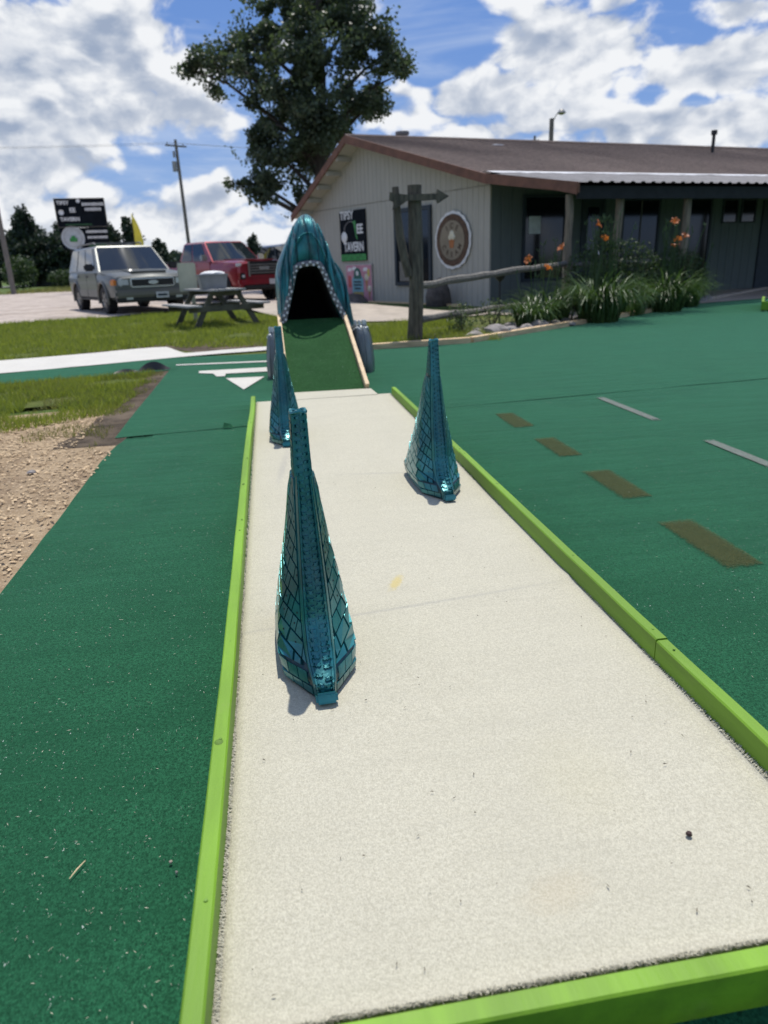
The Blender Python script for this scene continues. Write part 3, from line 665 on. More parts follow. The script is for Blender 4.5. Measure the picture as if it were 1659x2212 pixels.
def rail(x0, x1):
    b = MB(); a = Vector((x0, 6.82, G0 + .03)) - rl; c = Vector((x1, 8.30, zt + .035)) - rl; d = (c - a).normalized()
    mid = (a + c) / 2; b.box((0, 0, 0), (.038, (c - a).length, .075), 0, 0, 0, .003)
    M_ = Matrix.Translation(mid) @ d.to_track_quat('Y', 'Z').to_matrix().to_4x4(); b.V = [tuple(M_ @ Vector(v)) for v in b.V]
    return b.build('rail', m_pine, ramp)
rail(.108, .100); rail(.871, .826)

# ---------------------------------------------------------------- tunnel hood
hood = empty('tunnel_hood', (.55, 8.5, G0), 0, 'peaked teal rubber hood with black arched mouth at the top of the ramp', 'tunnel'); hl = Vector(hood.location)
SIL = [(.075, -.02), (.080, .30), (.087, .55), (.091, .773), (.087, 1.024), (.125, 1.17), (.218, 1.361), (.296, 1.502), (.384, 1.642), (.449, 1.697), (.529, 1.69), (.586, 1.613), (.676, 1.418), (.766, 1.196), (.862, 1.092), (.902, .991), (.929, .788), (.969, .528), (1.02, .36), (1.06, -.02)]
OPN = [(.10, -.02), (.13, .30), (.170, .52), (.235, .73), (.285, .886), (.325, 1.03), (.338, 1.090), (.352, 1.118), (.42, 1.130), (.50, 1.134), (.565, 1.130), (.590, 1.10), (.641, .964), (.714, .729), (.793, .565), (.845, .40), (.88, .2), (.90, -.02)]
def resamp(P, n):
    P = np.array(P); d = np.r_[0, np.cumsum(np.hypot(*np.diff(P, axis=0).T))]; t = np.linspace(0, d[-1], n)
    k = np.c_[np.interp(t, d, P[:, 0]), np.interp(t, d, P[:, 1])]
    for _ in range(2): k[1:-1] = .25 * k[:-2] + .5 * k[1:-1] + .25 * k[2:]
    return k
NU = 90; So_ = resamp(SIL, NU); Oo = resamp(OPN, NU)
# match parameters around the arch by angle so the folds run up to the peak
V = []; F = []; lay = [(0, 8.27, 0), (.12, 8.245, .0), (.3, 8.26, 0), (.5, 8.30, 0), (.7, 8.36, 0), (.86, 8.43, 0), (.95, 8.52, 0), (1, 8.62, 0), (1, 8.85, .03), (1, 9.15, .10), (1, 9.5, .26), (1, 9.8, .5), (1, 9.95, .9)]
for (t, y, shr) in lay:
    for k in range(NU):
        p = Oo[k] * (1 - t) + So_[k] * t; u = k / (NU - 1)
        x, z = p; c = np.array([.56, .2]); x = x + (c[0] - x) * shr; z = z + (c[1] - z) * shr * .8
        top_ = ss(.9, 1.7, z)
        yy = y - .20 * top_ * (1 - shr) * ss(0, 1, t) * .5
        env = math.sin(math.pi * min(1, max(0, t))) if t < 1 else .6
        fold = (.075 * abs(math.sin(u * 15 + 2.2 * noise.noise((u * 4, t * 1.3, 2)))) ** .6 - .04) * env + .05 * noise.noise((u * 9, t * 2.2, 7)) * env
        fold += .018 * math.sin(z * 55) * (1 - abs(u - .5) * 5) * (z > 1.35 and t > .5)
        V.append(Vector((x + .02 * noise.noise((u * 11, y * 3, 1)) * env, yy - fold, z)) - hl)
for i in range(len(lay) - 1):
    for k in range(NU - 1): F.append((i * NU + k, i * NU + k + 1, (i + 1) * NU + k + 1, (i + 1) * NU + k))
sh = fix(mesh_obj('hood_shell', V, F, m_tealf, hood, True))
mod = sh.modifiers.new('s', 'SUBSURF'); mod.levels = 1; mod.render_levels = 2
# ribs of stretched inner tube over the hood
def on_hood(u, t):
    k = u * (NU - 1); i = int(k); f = k - i; j = min(NU - 1, i + 1); p = (Oo[i] * (1 - f) + Oo[j] * f) * (1 - t) + (So_[i] * (1 - f) + So_[j] * f) * t
    y = np.interp(t, [0, .12, .3, .5, .7, .86, .95, 1], [8.27, 8.245, 8.26, 8.30, 8.36, 8.43, 8.52, 8.62]); y -= .10 * ss(.9, 1.7, p[1]) * ss(0, 1, t)
    return Vector((p[0], y - .078, p[1]))
def tube_fold(pts, r):
    b = MB(); b.tube([on_hood(*q) - hl for q in pts], r, 8); b.build('hood_fold', m_tealf, hood, True)
def line(q0, q1, n=14, amp=.0, fr=2): return [(lerp(q0[0], q1[0], i / n) + amp * math.sin(fr * math.pi * i / n), lerp(q0[1], q1[1], i / n)) for i in range(n + 1)]
for q0, q1, r, am in (((.30, .25), (.44, .97), .020, .012), ((.36, .1), (.47, .92), .017, -.01), ((.70, .25), (.545, .97), .022, -.012), ((.76, .35), (.60, .96), .018, .01), ((.40, .55), (.52, .62), .016, .03), ((.52, .62), (.60, .45), .015, -.02), ((.22, .5), (.40, .88), .018, .015), ((.83, .5), (.66, .9), .02, -.01)):
    tube_fold(line(q0, q1, 14, am), [r * (.35 + .65 * math.sin(math.pi * (i + .6) / 15.2)) for i in range(15)])
# liner: dark inside
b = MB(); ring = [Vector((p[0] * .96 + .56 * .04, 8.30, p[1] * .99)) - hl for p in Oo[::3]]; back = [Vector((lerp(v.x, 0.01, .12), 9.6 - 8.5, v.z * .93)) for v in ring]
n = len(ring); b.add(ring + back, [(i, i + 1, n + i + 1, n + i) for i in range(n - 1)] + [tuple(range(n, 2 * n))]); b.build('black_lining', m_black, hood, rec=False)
# studded tyre strip round the mouth
TR = resamp([(.118, .44), (.150, .56), (.217, .79), (.28, 1.0), (.300, 1.095), (.335, 1.135), (.388, 1.155), (.49, 1.162), (.575, 1.160), (.602, 1.12), (.640, 1.02), (.727, .784), (.815, .605), (.875, .47)], 70)
b = MB(); b.tube([Vector((p[0], 8.215, p[1])) - hl for p in TR], .032, 8); b.build('mouth_trim', m_beadg, hood, True)
bead_me = None
tr2 = resamp(TR, 46)
for i, p in enumerate(tr2):
    q = tr2[min(i + 1, 45)] - tr2[max(i - 1, 0)]; q = q / np.hypot(*q)
    for sd in (-1, 1):
        if (i + (sd > 0)) % 2: continue
        b = MB(); b.box((0, 0, 0), (.027, .014, .023), 0, 0, 0, .004)
        if bead_me is None: o = b.build('stud', m_bead, hood); bead_me = o.data
        else: o = bpy.data.objects.new('stud', bead_me); COL.objects.link(o); o.parent = hood
        o.location = Vector((p[0] - q[1] * .014 * sd, 8.186, p[1] + q[0] * .014 * sd)) - hl; o.rotation_euler = (0, -math.atan2(q[1], q[0]), 0)
# ---------------------------------------------------------------- grey feet either side of the ramp
def foot(x, y, rz, h, label, wid=.15):
    r = empty('rubber_foot', (x, y, G0), rz, label, 'rubber foot', 'grey rubber feet beside the ramp')
    V = []; F = []; n = 26; prof = [(0, 1.0), (.04, 1.06), (.12, 1.08), (.22, 1.04), (.32, .97), (.40, .86), (.46, .70), (.50, .45)]
    for (z, k) in prof:
        for q in range(n):
            a = 2 * math.pi * q / n; rad = wid * k * (1 + .05 * math.sin(a * 5 + 1)); V.append((rad * math.cos(a) * .95, rad * math.sin(a) * 1.25 + .05 * z, z * h / .5))
    for i in range(len(prof) - 1):
        for q in range(n): F.append((i * n + q, i * n + (q + 1) % n, (i + 1) * n + (q + 1) % n, (i + 1) * n + q))
    F.append(tuple((len(prof) - 1) * n + q for q in range(n)))
    fix(mesh_obj('foot_body', V, F, m_foot, r, True, 50))
    for a in np.linspace(-2.6, -.5, 5):
        b = MB(); b.tube([(wid * k * 1.0 * math.cos(a) * .96, wid * k * math.sin(a) * 1.26 + .05 * z, z * h / .5) for (z, k) in prof], .004, 6); b.build('tread_rib', m_foot, r, True)
    b = MB()
    b.tube([(wid * .74 * math.cos(a), .04 + wid * .92 * math.sin(a), h * (.905 + .035 * math.sin(a * 5))) for a in np.linspace(-2.9, -.2, 20)], .011, 8); b.build('white_collar', m_bead, r, True)
    for a in np.linspace(-2.5, -.6, 4):
        b = MB(); b.box((wid * .5 * math.cos(a), .04 + wid * .6 * math.sin(a), h * 1.03), (.030, .03, .07), a, .2, 0, .008); b.build('white_tooth', m_bead, r)
    return r
foot(.035, 8.00, R(-8), .50, 'left grey rubber foot beside the ramp half hidden behind the far fin', .115)
foot(.985, 8.12, R(12), .52, 'right grey rubber foot beside the pine rail of the ramp', .135)
# ---------------------------------------------------------------- tavern
C0 = Vector((5.366, 17.61, 0)); U = Vector((-.447, .894, 0)); VV = Vector((.966, .259, 0)); NG = Vector((-.894, -.447, 0)); NS = Vector((.259, -.966, 0))
tav = empty('tavern_building', (0, 0, 0), 0, 'low cream sided tavern with brown shingle roof and a dark porch along its side', 'building')
def gp(s, z, off=0.): return C0 + U * s + NG * off + Vector((0, 0, z))
def sp_(k, z, off=0.): return C0 + VV * k + NS * off + Vector((0, 0, z))
def roof_z(s): return interp(s, [-3.05, -.43, 5.33, 8.75], [2.40, 2.80, 4.40, 2.58])
SE = 8.5
b = MB(); b.add([gp(0, -.1, -.03), gp(SE, -.1, -.03), gp(SE, roof_z(SE), -.03), gp(5.33, 4.40, -.03), gp(0, roof_z(0), -.03)], [(0, 1, 2, 3, 4)])
b.add([gp(SE, -.1, -.03), gp(SE, 2.6, -.03), gp(SE, 2.6, -.03) + VV * 24, gp(SE, -.1, -.03) + VV * 24], [(0, 1, 2, 3)])
b.build('gable_backing', m_siding, tav, rec=False)
wdt = .2
for row, (z0, z1) in enumerate(((-.05, 2.752), (2.768, 9))):
    n = int(SE / wdt)
    for k in range(n + 1):
        a, c = k * wdt + .005, min(SE, (k + 1) * wdt - .005)
        if row and z0 > min(roof_z(a), roof_z(c)) - .02: continue
        t0, t1 = (min(z1, roof_z(a) - .02), min(z1, roof_z(c) - .02))
        P = [(a, z0), (c, z0), (c, t1)] + ([(5.33, 4.37)] if a < 5.33 < c and row else []) + [(a, t0)]
        b = MB(); o_ = .012 + (.003 if row else 0); b.prism(P, lambda p: gp(p[0], p[1], -.015), lambda p: gp(p[0], p[1], o_)); b.build('siding_board', m_siding, tav)
b = MB(); b.prism([(-.02, -.05), (.09, -.05), (.09, 2.74), (-.02, 2.74)], lambda p: gp(p[0], p[1], -.02), lambda p: gp(p[0], p[1], .028)); b.build('corner_board', m_siding, tav)
# long side under the porch
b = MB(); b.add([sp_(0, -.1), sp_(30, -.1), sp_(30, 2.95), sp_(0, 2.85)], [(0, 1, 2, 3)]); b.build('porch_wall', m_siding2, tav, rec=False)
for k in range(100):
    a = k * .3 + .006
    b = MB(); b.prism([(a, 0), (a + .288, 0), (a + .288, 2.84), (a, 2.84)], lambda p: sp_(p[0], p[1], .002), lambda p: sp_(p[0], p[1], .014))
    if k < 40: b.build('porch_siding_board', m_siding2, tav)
def opening(name, k0, k1, z0, z1, muntin=0, trim=.07, door=False):
    b = MB(); b.prism([(k0, z0), (k1, z0), (k1, z1), (k0, z1)], lambda p: sp_(p[0], p[1], .010), lambda p: sp_(p[0], p[1], .03)); o = b.build(name, m_glass_d if not door else m_frame_d, tav)
    b = MB()
    for (a, c, e, f_) in ((k0 - trim, k1 + trim, z1, z1 + trim), (k0 - trim, k1 + trim, z0 - trim, z0), (k0 - trim, k0, z0, z1), (k1, k1 + trim, z0, z1)):
        b.prism([(a, e), (c, e), (c, f_), (a, f_)], lambda p: sp_(p[0], p[1], .012), lambda p: sp_(p[0], p[1], .055))
    b.build(name.split('_')[-1] + '_frame', m_frame_d, o)
    if muntin:
        b = MB()
        for i in range(1, muntin + 1):
            a = lerp(k0, k1, i / (muntin + 1)); b.prism([(a - .015, z0), (a + .015, z0), (a + .015, z1), (a - .015, z1)], lambda p: sp_(p[0], p[1], .032), lambda p: sp_(p[0], p[1], .045))
        b.build('glazing_bars', m_greywood, o)
    return o
w1 = opening('porch_window', .98, 2.12, .62, 2.48)
d1 = opening('porch_door', 2.75, 3.30, .05, 2.42, 0, .09, True)
b = MB(); b.prism([(2.86, 1.25), (3.19, 1.25), (3.19, 2.25), (2.86, 2.25)], lambda p: sp_(p[0], p[1], .034), lambda p: sp_(p[0], p[1], .044)); o = b.build('door_glass', m_glass_d, d1)
b = MB(); b.tube([sp_(3.24, .98, .045), sp_(3.24, 1.1, .09), sp_(3.24, 1.22, .045)], .012, 6); b.build('door_handle', m_chrome, d1)
opening('porch_window', 4.0, 5.15, .75, 2.4, 1); opening('porch_window', 6.15, 7.0, .5, 2.42)
opening('porch_window', 7.5, 8.0, 1.85, 2.4, 0, .04); opening('porch_window', 8.2, 8.7, 1.85, 2.4, 0, .04); opening('porch_door', 9.1, 10.0, .05, 2.3, 0, .08, True)
opening('porch_window', 11.5, 13.5, .8, 2.3, 2)
# roof: shingle courses stepped up both slopes
def roof_pt(s, z, k): return C0 + U * s + NG * .5 + VV * k + Vector((0, 0, z))
LEN = 30
b = MB(); sl_ = math.hypot(5.76, 1.61); nC = 40
for i in range(nC):
    t0, t1 = i / nC, (i + 1) / nC; s0, s1 = lerp(-.43, 5.33, t0), lerp(-.43, 5.33, t1); z0, z1 = lerp(2.905, 4.51, t0), lerp(2.905, 4.51, t1)
    nk = 24; 
    for j in range(nk):
        k0, k1 = LEN * j / nk, LEN * (j + 1) / nk; w0, w1_ = .02 * noise.noise((k0 * .4, t0 * 2, 0)), .02 * noise.noise((k1 * .4, t0 * 2, 0)); w2, w3 = .02 * noise.noise((k0 * .4, t1 * 2, 0)), .02 * noise.noise((k1 * .4, t1 * 2, 0))
        e = .016
        b.add([roof_pt(s0, z0 + w0, k0), roof_pt(s0, z0 + w1_, k1), roof_pt(s0, z0 + w1_ + e, k1), roof_pt(s0, z0 + w0 + e, k0), roof_pt(s1, z1 + w3, k1), roof_pt(s1, z1 + w2, k0)], [(0, 1, 2, 3), (3, 2, 4, 5)])
for i in range(24):
    t0, t1 = i / 24, (i + 1) / 24; s0, s1 = lerp(8.75, 5.33, t0), lerp(8.75, 5.33, t1); z0, z1 = lerp(2.69, 4.51, t0), lerp(2.69, 4.51, t1); e = .016
    b.add([roof_pt(s0, z0, 0), roof_pt(s0, z0, LEN), roof_pt(s0, z0 + e, LEN), roof_pt(s0, z0 + e, 0), roof_pt(s1, z1, LEN), roof_pt(s1, z1, 0)], [(0, 3, 2, 1), (3, 5, 4, 2)])
rf = b.build('shingle_roof', m_shingle, tav, rec=False)
b = MB()
for (s0, z0, s1, z1) in ((-.43, 2.80, 5.33, 4.40), (5.33, 4.40, 8.75, 2.58)): b.add([roof_pt(s0, z0, .03), roof_pt(s1, z1, .03), roof_pt(s1, z1, LEN), roof_pt(s0, z0, LEN)], [(0, 1, 2, 3)])
b.build('soffit', m_siding, tav, rec=False)
b = MB(); b.tube([roof_pt(5.33, 4.525, k) for k in (-.02, 10, 20, 30)], .05, 6); b.build('ridge_cap', m_shingle, rf)
# fascia boards
def fascia(s0, z0, s1, z1, h, name='fascia_board'):
    b = MB(); q = [(s0, z0 - h), (s1, z1 - h), (s1, z1), (s0, z0)]; b.prism(q, lambda p: C0 + U * p[0] + NG * .505 + Vector((0, 0, p[1])), lambda p: C0 + U * p[0] + NG * .55 + Vector((0, 0, p[1]))); b.build(name, m_fascia, tav)
fascia(-.44, 2.925, 5.33, 4.535, .21); fascia(5.335, 4.535, 8.78, 2.70, .21); fascia(-3.08, 2.50, -.445, 2.925, .20)
b = MB(); b.prism([(-3.06, 2.43), (-2.2, 2.53), (-2.2, 2.49), (-3.06, 2.29)], lambda p: gp(p[0], p[1] - .02, .552), lambda p: gp(p[0], p[1] - .02, .57)); b.build('fascia_patch', m_fascia, tav)
for s in (5.9, 6.5, 7.1, 7.7, 8.3):
    z = interp(s, [5.33, 8.75], [4.40, 2.58]) - .09
    b = MB(); c = gp(s, z, .25); b.box(c, (.10, .48, .13), math.atan2(NG.y, NG.x) - math.pi / 2); b.build('lookout', m_siding, tav)
# porch roof in ribbed metal
b = MB(); nr_ = 110; pr = [(0, 0), (.10, 0), (.125, .028), (.175, .028), (.20, 0)]
st = []
for i in range(nr_):
    for (dk, h) in pr[:-1]: st.append((i * .27 + dk * 1.35, h))
Vv = []; Ff = []
for (k, h) in st:
    for t in (0, .5, 1): Vv.append(roof_pt(lerp(-3.13, -.38, t), lerp(2.49, 2.955, t) + h, k))
for i in range(len(st) - 1):
    for t in range(2): a = i * 3 + t; Ff.append((a, a + 1, a + 4, a + 3))
b.add(Vv, Ff); b.build('metal_porch_roof', m_metalroof, tav, rec=False)
b = MB(); Vv = []; Ff = []
for i in range(160):
    k = i * .18; w = .02 * noise.noise((k * 1.3, 0, 2)) + .012 * noise.noise((k * 4, 1, 2))
    Vv += [roof_pt(-.62 + w * 2, 2.945 + w, k), roof_pt(-.35, 3.00, k), roof_pt(-.22, 2.985, k)]
for i in range(159):
    for t in range(2): a = i * 3 + t; Ff.append((a, a + 1, a + 4, a + 3))
b.add(Vv, Ff); b.build('roof_flashing', m_flash, tav, True, rec=False)
b = MB(); b.prism([(-3.0, 2.44), (-2.93, 2.44), (-2.93, 2.20), (-3.0, 2.20)], lambda p: roof_pt(p[0], p[1], .06), lambda p: roof_pt(p[0], p[1], LEN)); b.build('porch_beam', m_darkwood, tav)
b = MB(); b.add([roof_pt(-2.95, 2.44, .1), roof_pt(-.43, 2.82, .1), roof_pt(-.43, 2.82, LEN), roof_pt(-2.95, 2.44, LEN)], [(0, 1, 2, 3)]); b.build('porch_ceiling', m_darkwood, tav, rec=False)
for (x, y) in ((6.225, 14.95), (7.45, 15.25), (9.28, 15.75), (12.2, 16.5), (15.6, 17.4)):
    b = MB(); rr = random.Random(int(x * 10)); b.tube([(x + rr.uniform(-.015, .015), y, z) for z in np.linspace(-.1, 2.3, 7)], [.085 + rr.uniform(-.008, .008) for _ in range(7)], 9); b.build('porch_post', m_porchpost, tav, True)
# things that stick out of the roof (fixed to it)
b = MB(); p = roof_pt(4.3, 4.2, 12.6); b.tube([p, p + Vector((0, 0, .55))], .055, 10); b.tube([p + Vector((0, 0, .55)), p + Vector((0, 0, .68))], .10, 10); b.build('stove_pipe', m_plast, tav, True)
b = MB(); p = roof_pt(4.6, 4.25, 4.3); b.lathe([(.26, 0), (.26, .02), (.07, .05), (0, .05)], p, 12); b.build('pipe_collar', m_flash, tav)
b = MB(); p = roof_pt(6.0, 4.1, 2.2); b.tube([p, p + Vector((0, 0, .62))], .17, 12); b.tube([p + Vector((0, 0, .60)), p + Vector((0, 0, .68))], .21, 12); b.build('roof_vent', m_metalroof, tav, True)

# text as mesh
def text(name, body, size, mat, parent, loc=(0, 0, 0), sx=1., ext=.003, align='CENTER', bold=0.):
    cu = bpy.data.curves.new(name, 'FONT'); cu.body = body; cu.size = size; cu.extrude = ext; cu.align_x = align; cu.align_y = 'CENTER'; cu.offset = bold; cu.resolution_u = 3
    t = bpy.data.objects.new(name, cu); COL.objects.link(t)
    me = bpy.data.meshes.new_from_object(t.evaluated_get(bpy.context.evaluated_depsgraph_get())); bpy.data.objects.remove(t)
    me.name = name; me.materials.clear(); me.materials.append(mat)
    for v_ in me.vertices: v_.co.x *= sx
    o = bpy.data.objects.new(name, me); COL.objects.link(o); o.parent = parent; o.location = loc; return o
def on_gable(name, s, z, off, label, cat):
    r = empty(name, (0, 0, 0), 0, label, cat); m_ = Matrix((-U, Vector((0, 0, 1)), NG)).transposed().to_4x4(); m_.translation = gp(s, z, off); r.matrix_world = m_; return r
def panel(name, w, h, d, mat, parent, loc=(0, 0, 0), bev=.003):
    b = MB(); b.box(loc, (w, h, d), 0, 0, 0, bev); return b.build(name, mat, parent)
# window beside the post
win = on_gable('gable_window', 2.97, 1.50, .03, 'tall dark window in the cream gable wall partly behind the cedar post', 'window')
win.parent = tav; del win['label']; del win['category']
panel('window_glass', 1.42, 1.84, .02, m_glass_d, win)
for (w, h, x, y) in ((1.62, .10, 0, .95), (1.62, .10, 0, -.95), (.10, 1.8, -.76, 0), (.10, 1.8, .76, 0)): panel('window_trim', w, h, .06, m_frame_d, win, (x, y, .02))
panel('window_curtain', .9, .52, .006, M('pale_blind', (.20, .185, .155), .8), win, (-.18, -.62, .0125))
# black sign
sg = on_gable('tavern_sign', 5.90, 1.92, .045, 'black wall sign reading TIPSY TEE TAVERN above the pink poster', 'sign')
panel('sign_board', 1.40, 1.43, .03, m_signk, sg)
text('lettering', 'TIPSY', .33, m_white, sg, (-.29, .58, .017), .92, bold=.008); text('lettering', 'EE', .36, m_white, sg, (.40, .17, .017), .95, bold=.010); text('lettering', 'TAVERN', .36, m_white, sg, (.04, -.32, .017), .80, bold=.010)
b = MB(); b.lathe([(0, .03), (.09, .024), (.155, .004), (.16, 0)], (-.47, -.02, .016), 20); o = b.build('golf_ball', m_white, sg, True)
b = MB(); b.tube([(-.43 + .0 + .36 * (1 - math.cos(a)), .16 + .25 * math.sin(a), .02) for a in np.linspace(0, 1.9, 12)], [.022 - .0009 * i for i in range(12)], 6); b.build('swing_arc', m_beadg, sg, True)
b = MB(); b.prism([(-.02, .40), (.16, .43), (.20, .36), (.21, .1), (.27, -.12), (.19, -.06), (.13, .14), (.09, .33)], lambda p: (p[0], p[1], .014), lambda p: (p[0], p[1], .022)); b.build('golf_tee', m_sgreen, sg)
panel('grass_strip', 1.38, .19, .006, m_sgreen, sg, (0, -.61, .017))
# pink poster
po = on_gable('ice_cream_poster', 5.66, .53, .06, 'pink poster with ice lollies and cones below the black sign', 'poster')
panel('poster_sheet', 1.36, 1.10, .02, M('poster_pink', (.50, .235, .285), .6, 0, .2, 2), po)
panel('poster_border', 1.42, 1.16, .012, M('poster_border_cream', (.46, .42, .40), .6), po, (0, 0, -.006))
b = MB(); b.prism([(-.36, -.30), (.25, -.30), (.25, .16), (.10, .30), (-.20, .30), (-.36, .14)], lambda p: (p[0], p[1], .008), lambda p: (p[0], p[1], .016)); b.build('blue_badge', M('poster_blue', (.16, .36, .42), .6), po)
b = MB(); b.prism([(-.24 + 0, .16)] + [(-.05 + .20 * math.cos(a), .26 + .22 * math.sin(a)) for a in np.linspace(math.pi, 0, 10)] + [(.14, .16)], lambda p: (p[0], p[1], .016), lambda p: (p[0], p[1], .022)); b.build('green_dome', M('poster_green', (.03, .13, .10), .6), po)
b = MB(); b.lathe([(0, .004), (.07, .004), (.07, 0)], (-.05, .32, .022), 14); b.build('dome_emblem', m_white, po)
for k, (y, w) in enumerate(((.07, .40), (-.02, .44), (-.12, .34))): 
    b = MB(); x = -.05 - w / 2; rr = random.Random(k)
    while x < -.05 + w / 2: ww = rr.uniform(.02, .045); b.box((x, y, .019), (ww * .8, .05, .004)); x += ww
    b.build('small_print', m_frame_d, po)
panel('yellow_bar', .55, .12, .008, M('poster_ochre', (.38, .30, .10), .6), po, (-.03, -.28, .015))
panel('red_lolly', .15, .34, .012, M('lolly_red', (.50, .10, .09), .5, 0, .2, 3), po, (-.50, .08, .012), .005)
b = MB(); b.prism([(.36, .15), (.50, .15), (.43, -.22)], lambda p: (p[0], p[1], .008), lambda p: (p[0], p[1], .016)); b.build('cone', M('cone_orange', (.42, .22, .08), .6), po)
b = MB(); b.lathe([(0, .02), (.08, .014), (.11, 0)], (.43, .2, .01), 14); b.build('cream_scoop', M('cream_paint', (.6, .56, .42), .6), po, True)
b = MB(); b.prism([(.50, -.18), (.62, -.18), (.56, -.46)], lambda p: (p[0], p[1], .008), lambda p: (p[0], p[1], .016)); b.build('cone', MATS['cone_orange'], po)
b = MB(); b.lathe([(0, .02), (.07, .014), (.10, 0)], (.56, -.13, .01), 14); b.build('cream_scoop', MATS['cream_paint'], po, True)
for (x, y) in ((-.55, .42), (.3, .42), (-.3, .45)):
    b = MB()
    for q in range(4): b.lathe([(0, .006), (.05, 0)], (x + q * .045, y + .02 * (q % 2), .011), 10)
    b.build('paper_cloud', m_white, po)
panel('yellow_star', .12, .2, .01, M('star_yellow', (.55, .45, .10), .6), po, (.54, .33, .012), .003)
# round sign
ic = on_gable('round_ice_cream_sign', 1.295, 1.60, .05, 'round wood slice sign reading ICE CREAM with a cone painted in its centre', 'sign')
def disc(name, r, wob, n, d0, d1, mat, seed=0):
    b = MB(); P = []
    for q in range(72):
        a = 2 * math.pi * q / 72; rr = r * (1 + wob * abs(math.sin(a * n / 2)) - wob / 2 + .012 * noise.noise((math.cos(a) * 2, math.sin(a) * 2, seed))); P.append((rr * math.cos(a), rr * math.sin(a)))
    b.prism(P, lambda p: (p[0], p[1], d0), lambda p: (p[0], p[1], d1)); return b.build(name, mat, ic)
disc('white_border', .685, .035, 18, 0, .012, m_white); disc('bark_ring', .615, .02, 14, .012, .03, M('bark_brown', (.105, .060, .035), .8, 0, .3, 8), 3)
disc('dark_ring', .50, .01, 9, .03, .034, M('ring_dark', (.075, .050, .033), .8), 4); disc('wood_face', .47, .008, 9, .034, .038, M('face_tan', (.235, .195, .135), .8, 0, .12, 3), 5)
for i, ch in enumerate('ICE'):
    a = R(90 + 34 * (1 - i)); o = text('lettering', ch, .19, MATS['ring_dark'], ic, (.335 * math.cos(a), .335 * math.sin(a), .0385), .9, bold=.004); o.rotation_euler = (0, 0, a - math.pi / 2)
for i, ch in enumerate('CREAM'):
    a = R(-90 + 31 * (i - 2)); o = text('lettering', ch, .18, MATS['ring_dark'], ic, (.345 * math.cos(a), .345 * math.sin(a), .0385), .9, bold=.004); o.rotation_euler = (0, 0, a + math.pi / 2)
b = MB(); b.prism([(-.10, .02), (.10, .02), (.065, -.18), (-.065, -.18)], lambda p: (p[0], p[1], .037), lambda p: (p[0], p[1], .05)); b.build('wafer_cone', M('wafer_orange', (.36, .13, .04), .7), ic)
b = MB()
for (x, y, r0) in ((-.06, .07, .075), (.06, .07, .075), (0, .15, .085)): b.lathe([(0, .03), (r0 * .7, .022), (r0, 0)], (x, y, .04), 14)
b.build('ice_cream_scoops', MATS['cream_paint'], ic, True)
# notice in the porch window
b = MB(); b.prism([(1.08, 1.66), (1.42, 1.66), (1.42, 2.06), (1.08, 2.06)], lambda p: sp_(p[0], p[1], .034), lambda p: sp_(p[0], p[1], .040)); nt = b.build('paper_notice', M('notice_paper', (.55, .60, .58), .7)); tag(nt, 'white paper notice stuck in the dark porch window by the corner', 'notice')
b = MB(); b.box(gp(3.0, .03, .35), (4.6, .12, .09), math.atan2(U.y, U.x), 0, 0, .004); tag(b.build('base_timber', m_pine_w), 'weathered timber lying along the foot of the cream gable wall', 'timber')
# boulders
def boulder(name, loc, dims, mat, seed, label=None, cat='rock', group=None, sub=3, rz=0):
    bm = bmesh.new(); bmesh.ops.create_icosphere(bm, subdivisions=sub, radius=1)
    for v_ in bm.verts:
        p = v_.co.copy(); k = 1 + .28 * noise.noise(p * 1.1 + Vector((seed * 3.1, 0, seed))) + .10 * noise.noise(p * 2.6 + Vector((seed, 1, 0)))
        v_.co = Vector((p.x * dims[0] * k, p.y * dims[1] * k, p.z * dims[2] * k * (1 if p.z > 0 else .5)))
    me = bpy.data.meshes.new(name); bm.to_mesh(me); bm.free(); me.materials.append(mat); me.polygons.foreach_set('use_smooth', [True] * len(me.polygons)); me.set_sharp_from_angle(angle=R(28))
    o = bpy.data.objects.new(name, me); COL.objects.link(o); o.location = loc; o.rotation_euler = (0, 0, rz); return tag(o, label, cat, group)
def gz(x, y): return ground_z(x, y)
p = gp(1.35, .05, .5); boulder('boulder', (p.x, p.y, .08), (.36, .26, .58), m_rockd, 2, 'tall dark rounded boulder standing at the wall under the round sign', 'boulder', rz=.5)
p = gp(5.2, .05, .55); boulder('boulder', (p.x, p.y, .04), (.55, .3, .24), m_rockd, 5, 'low dark boulder on the ground in front of the pink poster', 'boulder', rz=-1.1)

# ---------------------------------------------------------------- cedar post and rail fence
cp = empty('cedar_post', (2.165, 10.97, G0), 0, 'rough cedar post with a forked side branch and wooden arrow at its top', 'post')
b = MB(); rr = random.Random(5)
b.tube([(.0 + .02 * math.sin(z * 2) + .03 * z, .0, z) for z in np.linspace(-.1, 2.19, 12)], [.125, .12, .112, .112, .11, .108, .105, .104, .106, .10, .10, .102], 10); b.build('trunk', m_post, cp, True)
b = MB(); b.tube([(-.06, -.02, .95), (-.13, -.03, 1.2), (-.19, -.03, 1.5), (-.22, -.02, 1.85), (-.235, -.01, 2.17)], [.07, .065, .06, .055, .05], 8); b.build('side_branch', m_post, cp, True)
b = MB(); P = [(-.36, .075), (-.28, .055), (-.10, .035), (.12, .04), (.32, .035), (.33, .095), (.50, 0), (.33, -.095), (.32, -.04), (.12, -.05), (-.10, -.04), (-.20, -.10), (-.33, -.16), (-.30, -.06), (-.37, -.03)]
b.prism([(x, z) for x, z in P], lambda p: (p[0] + .02, -.155, 2.0 + p[1] + .02), lambda p: (p[0] + .02, -.105, 2.0 + p[1] + .02)); b.build('wooden_arrow', m_post, cp)
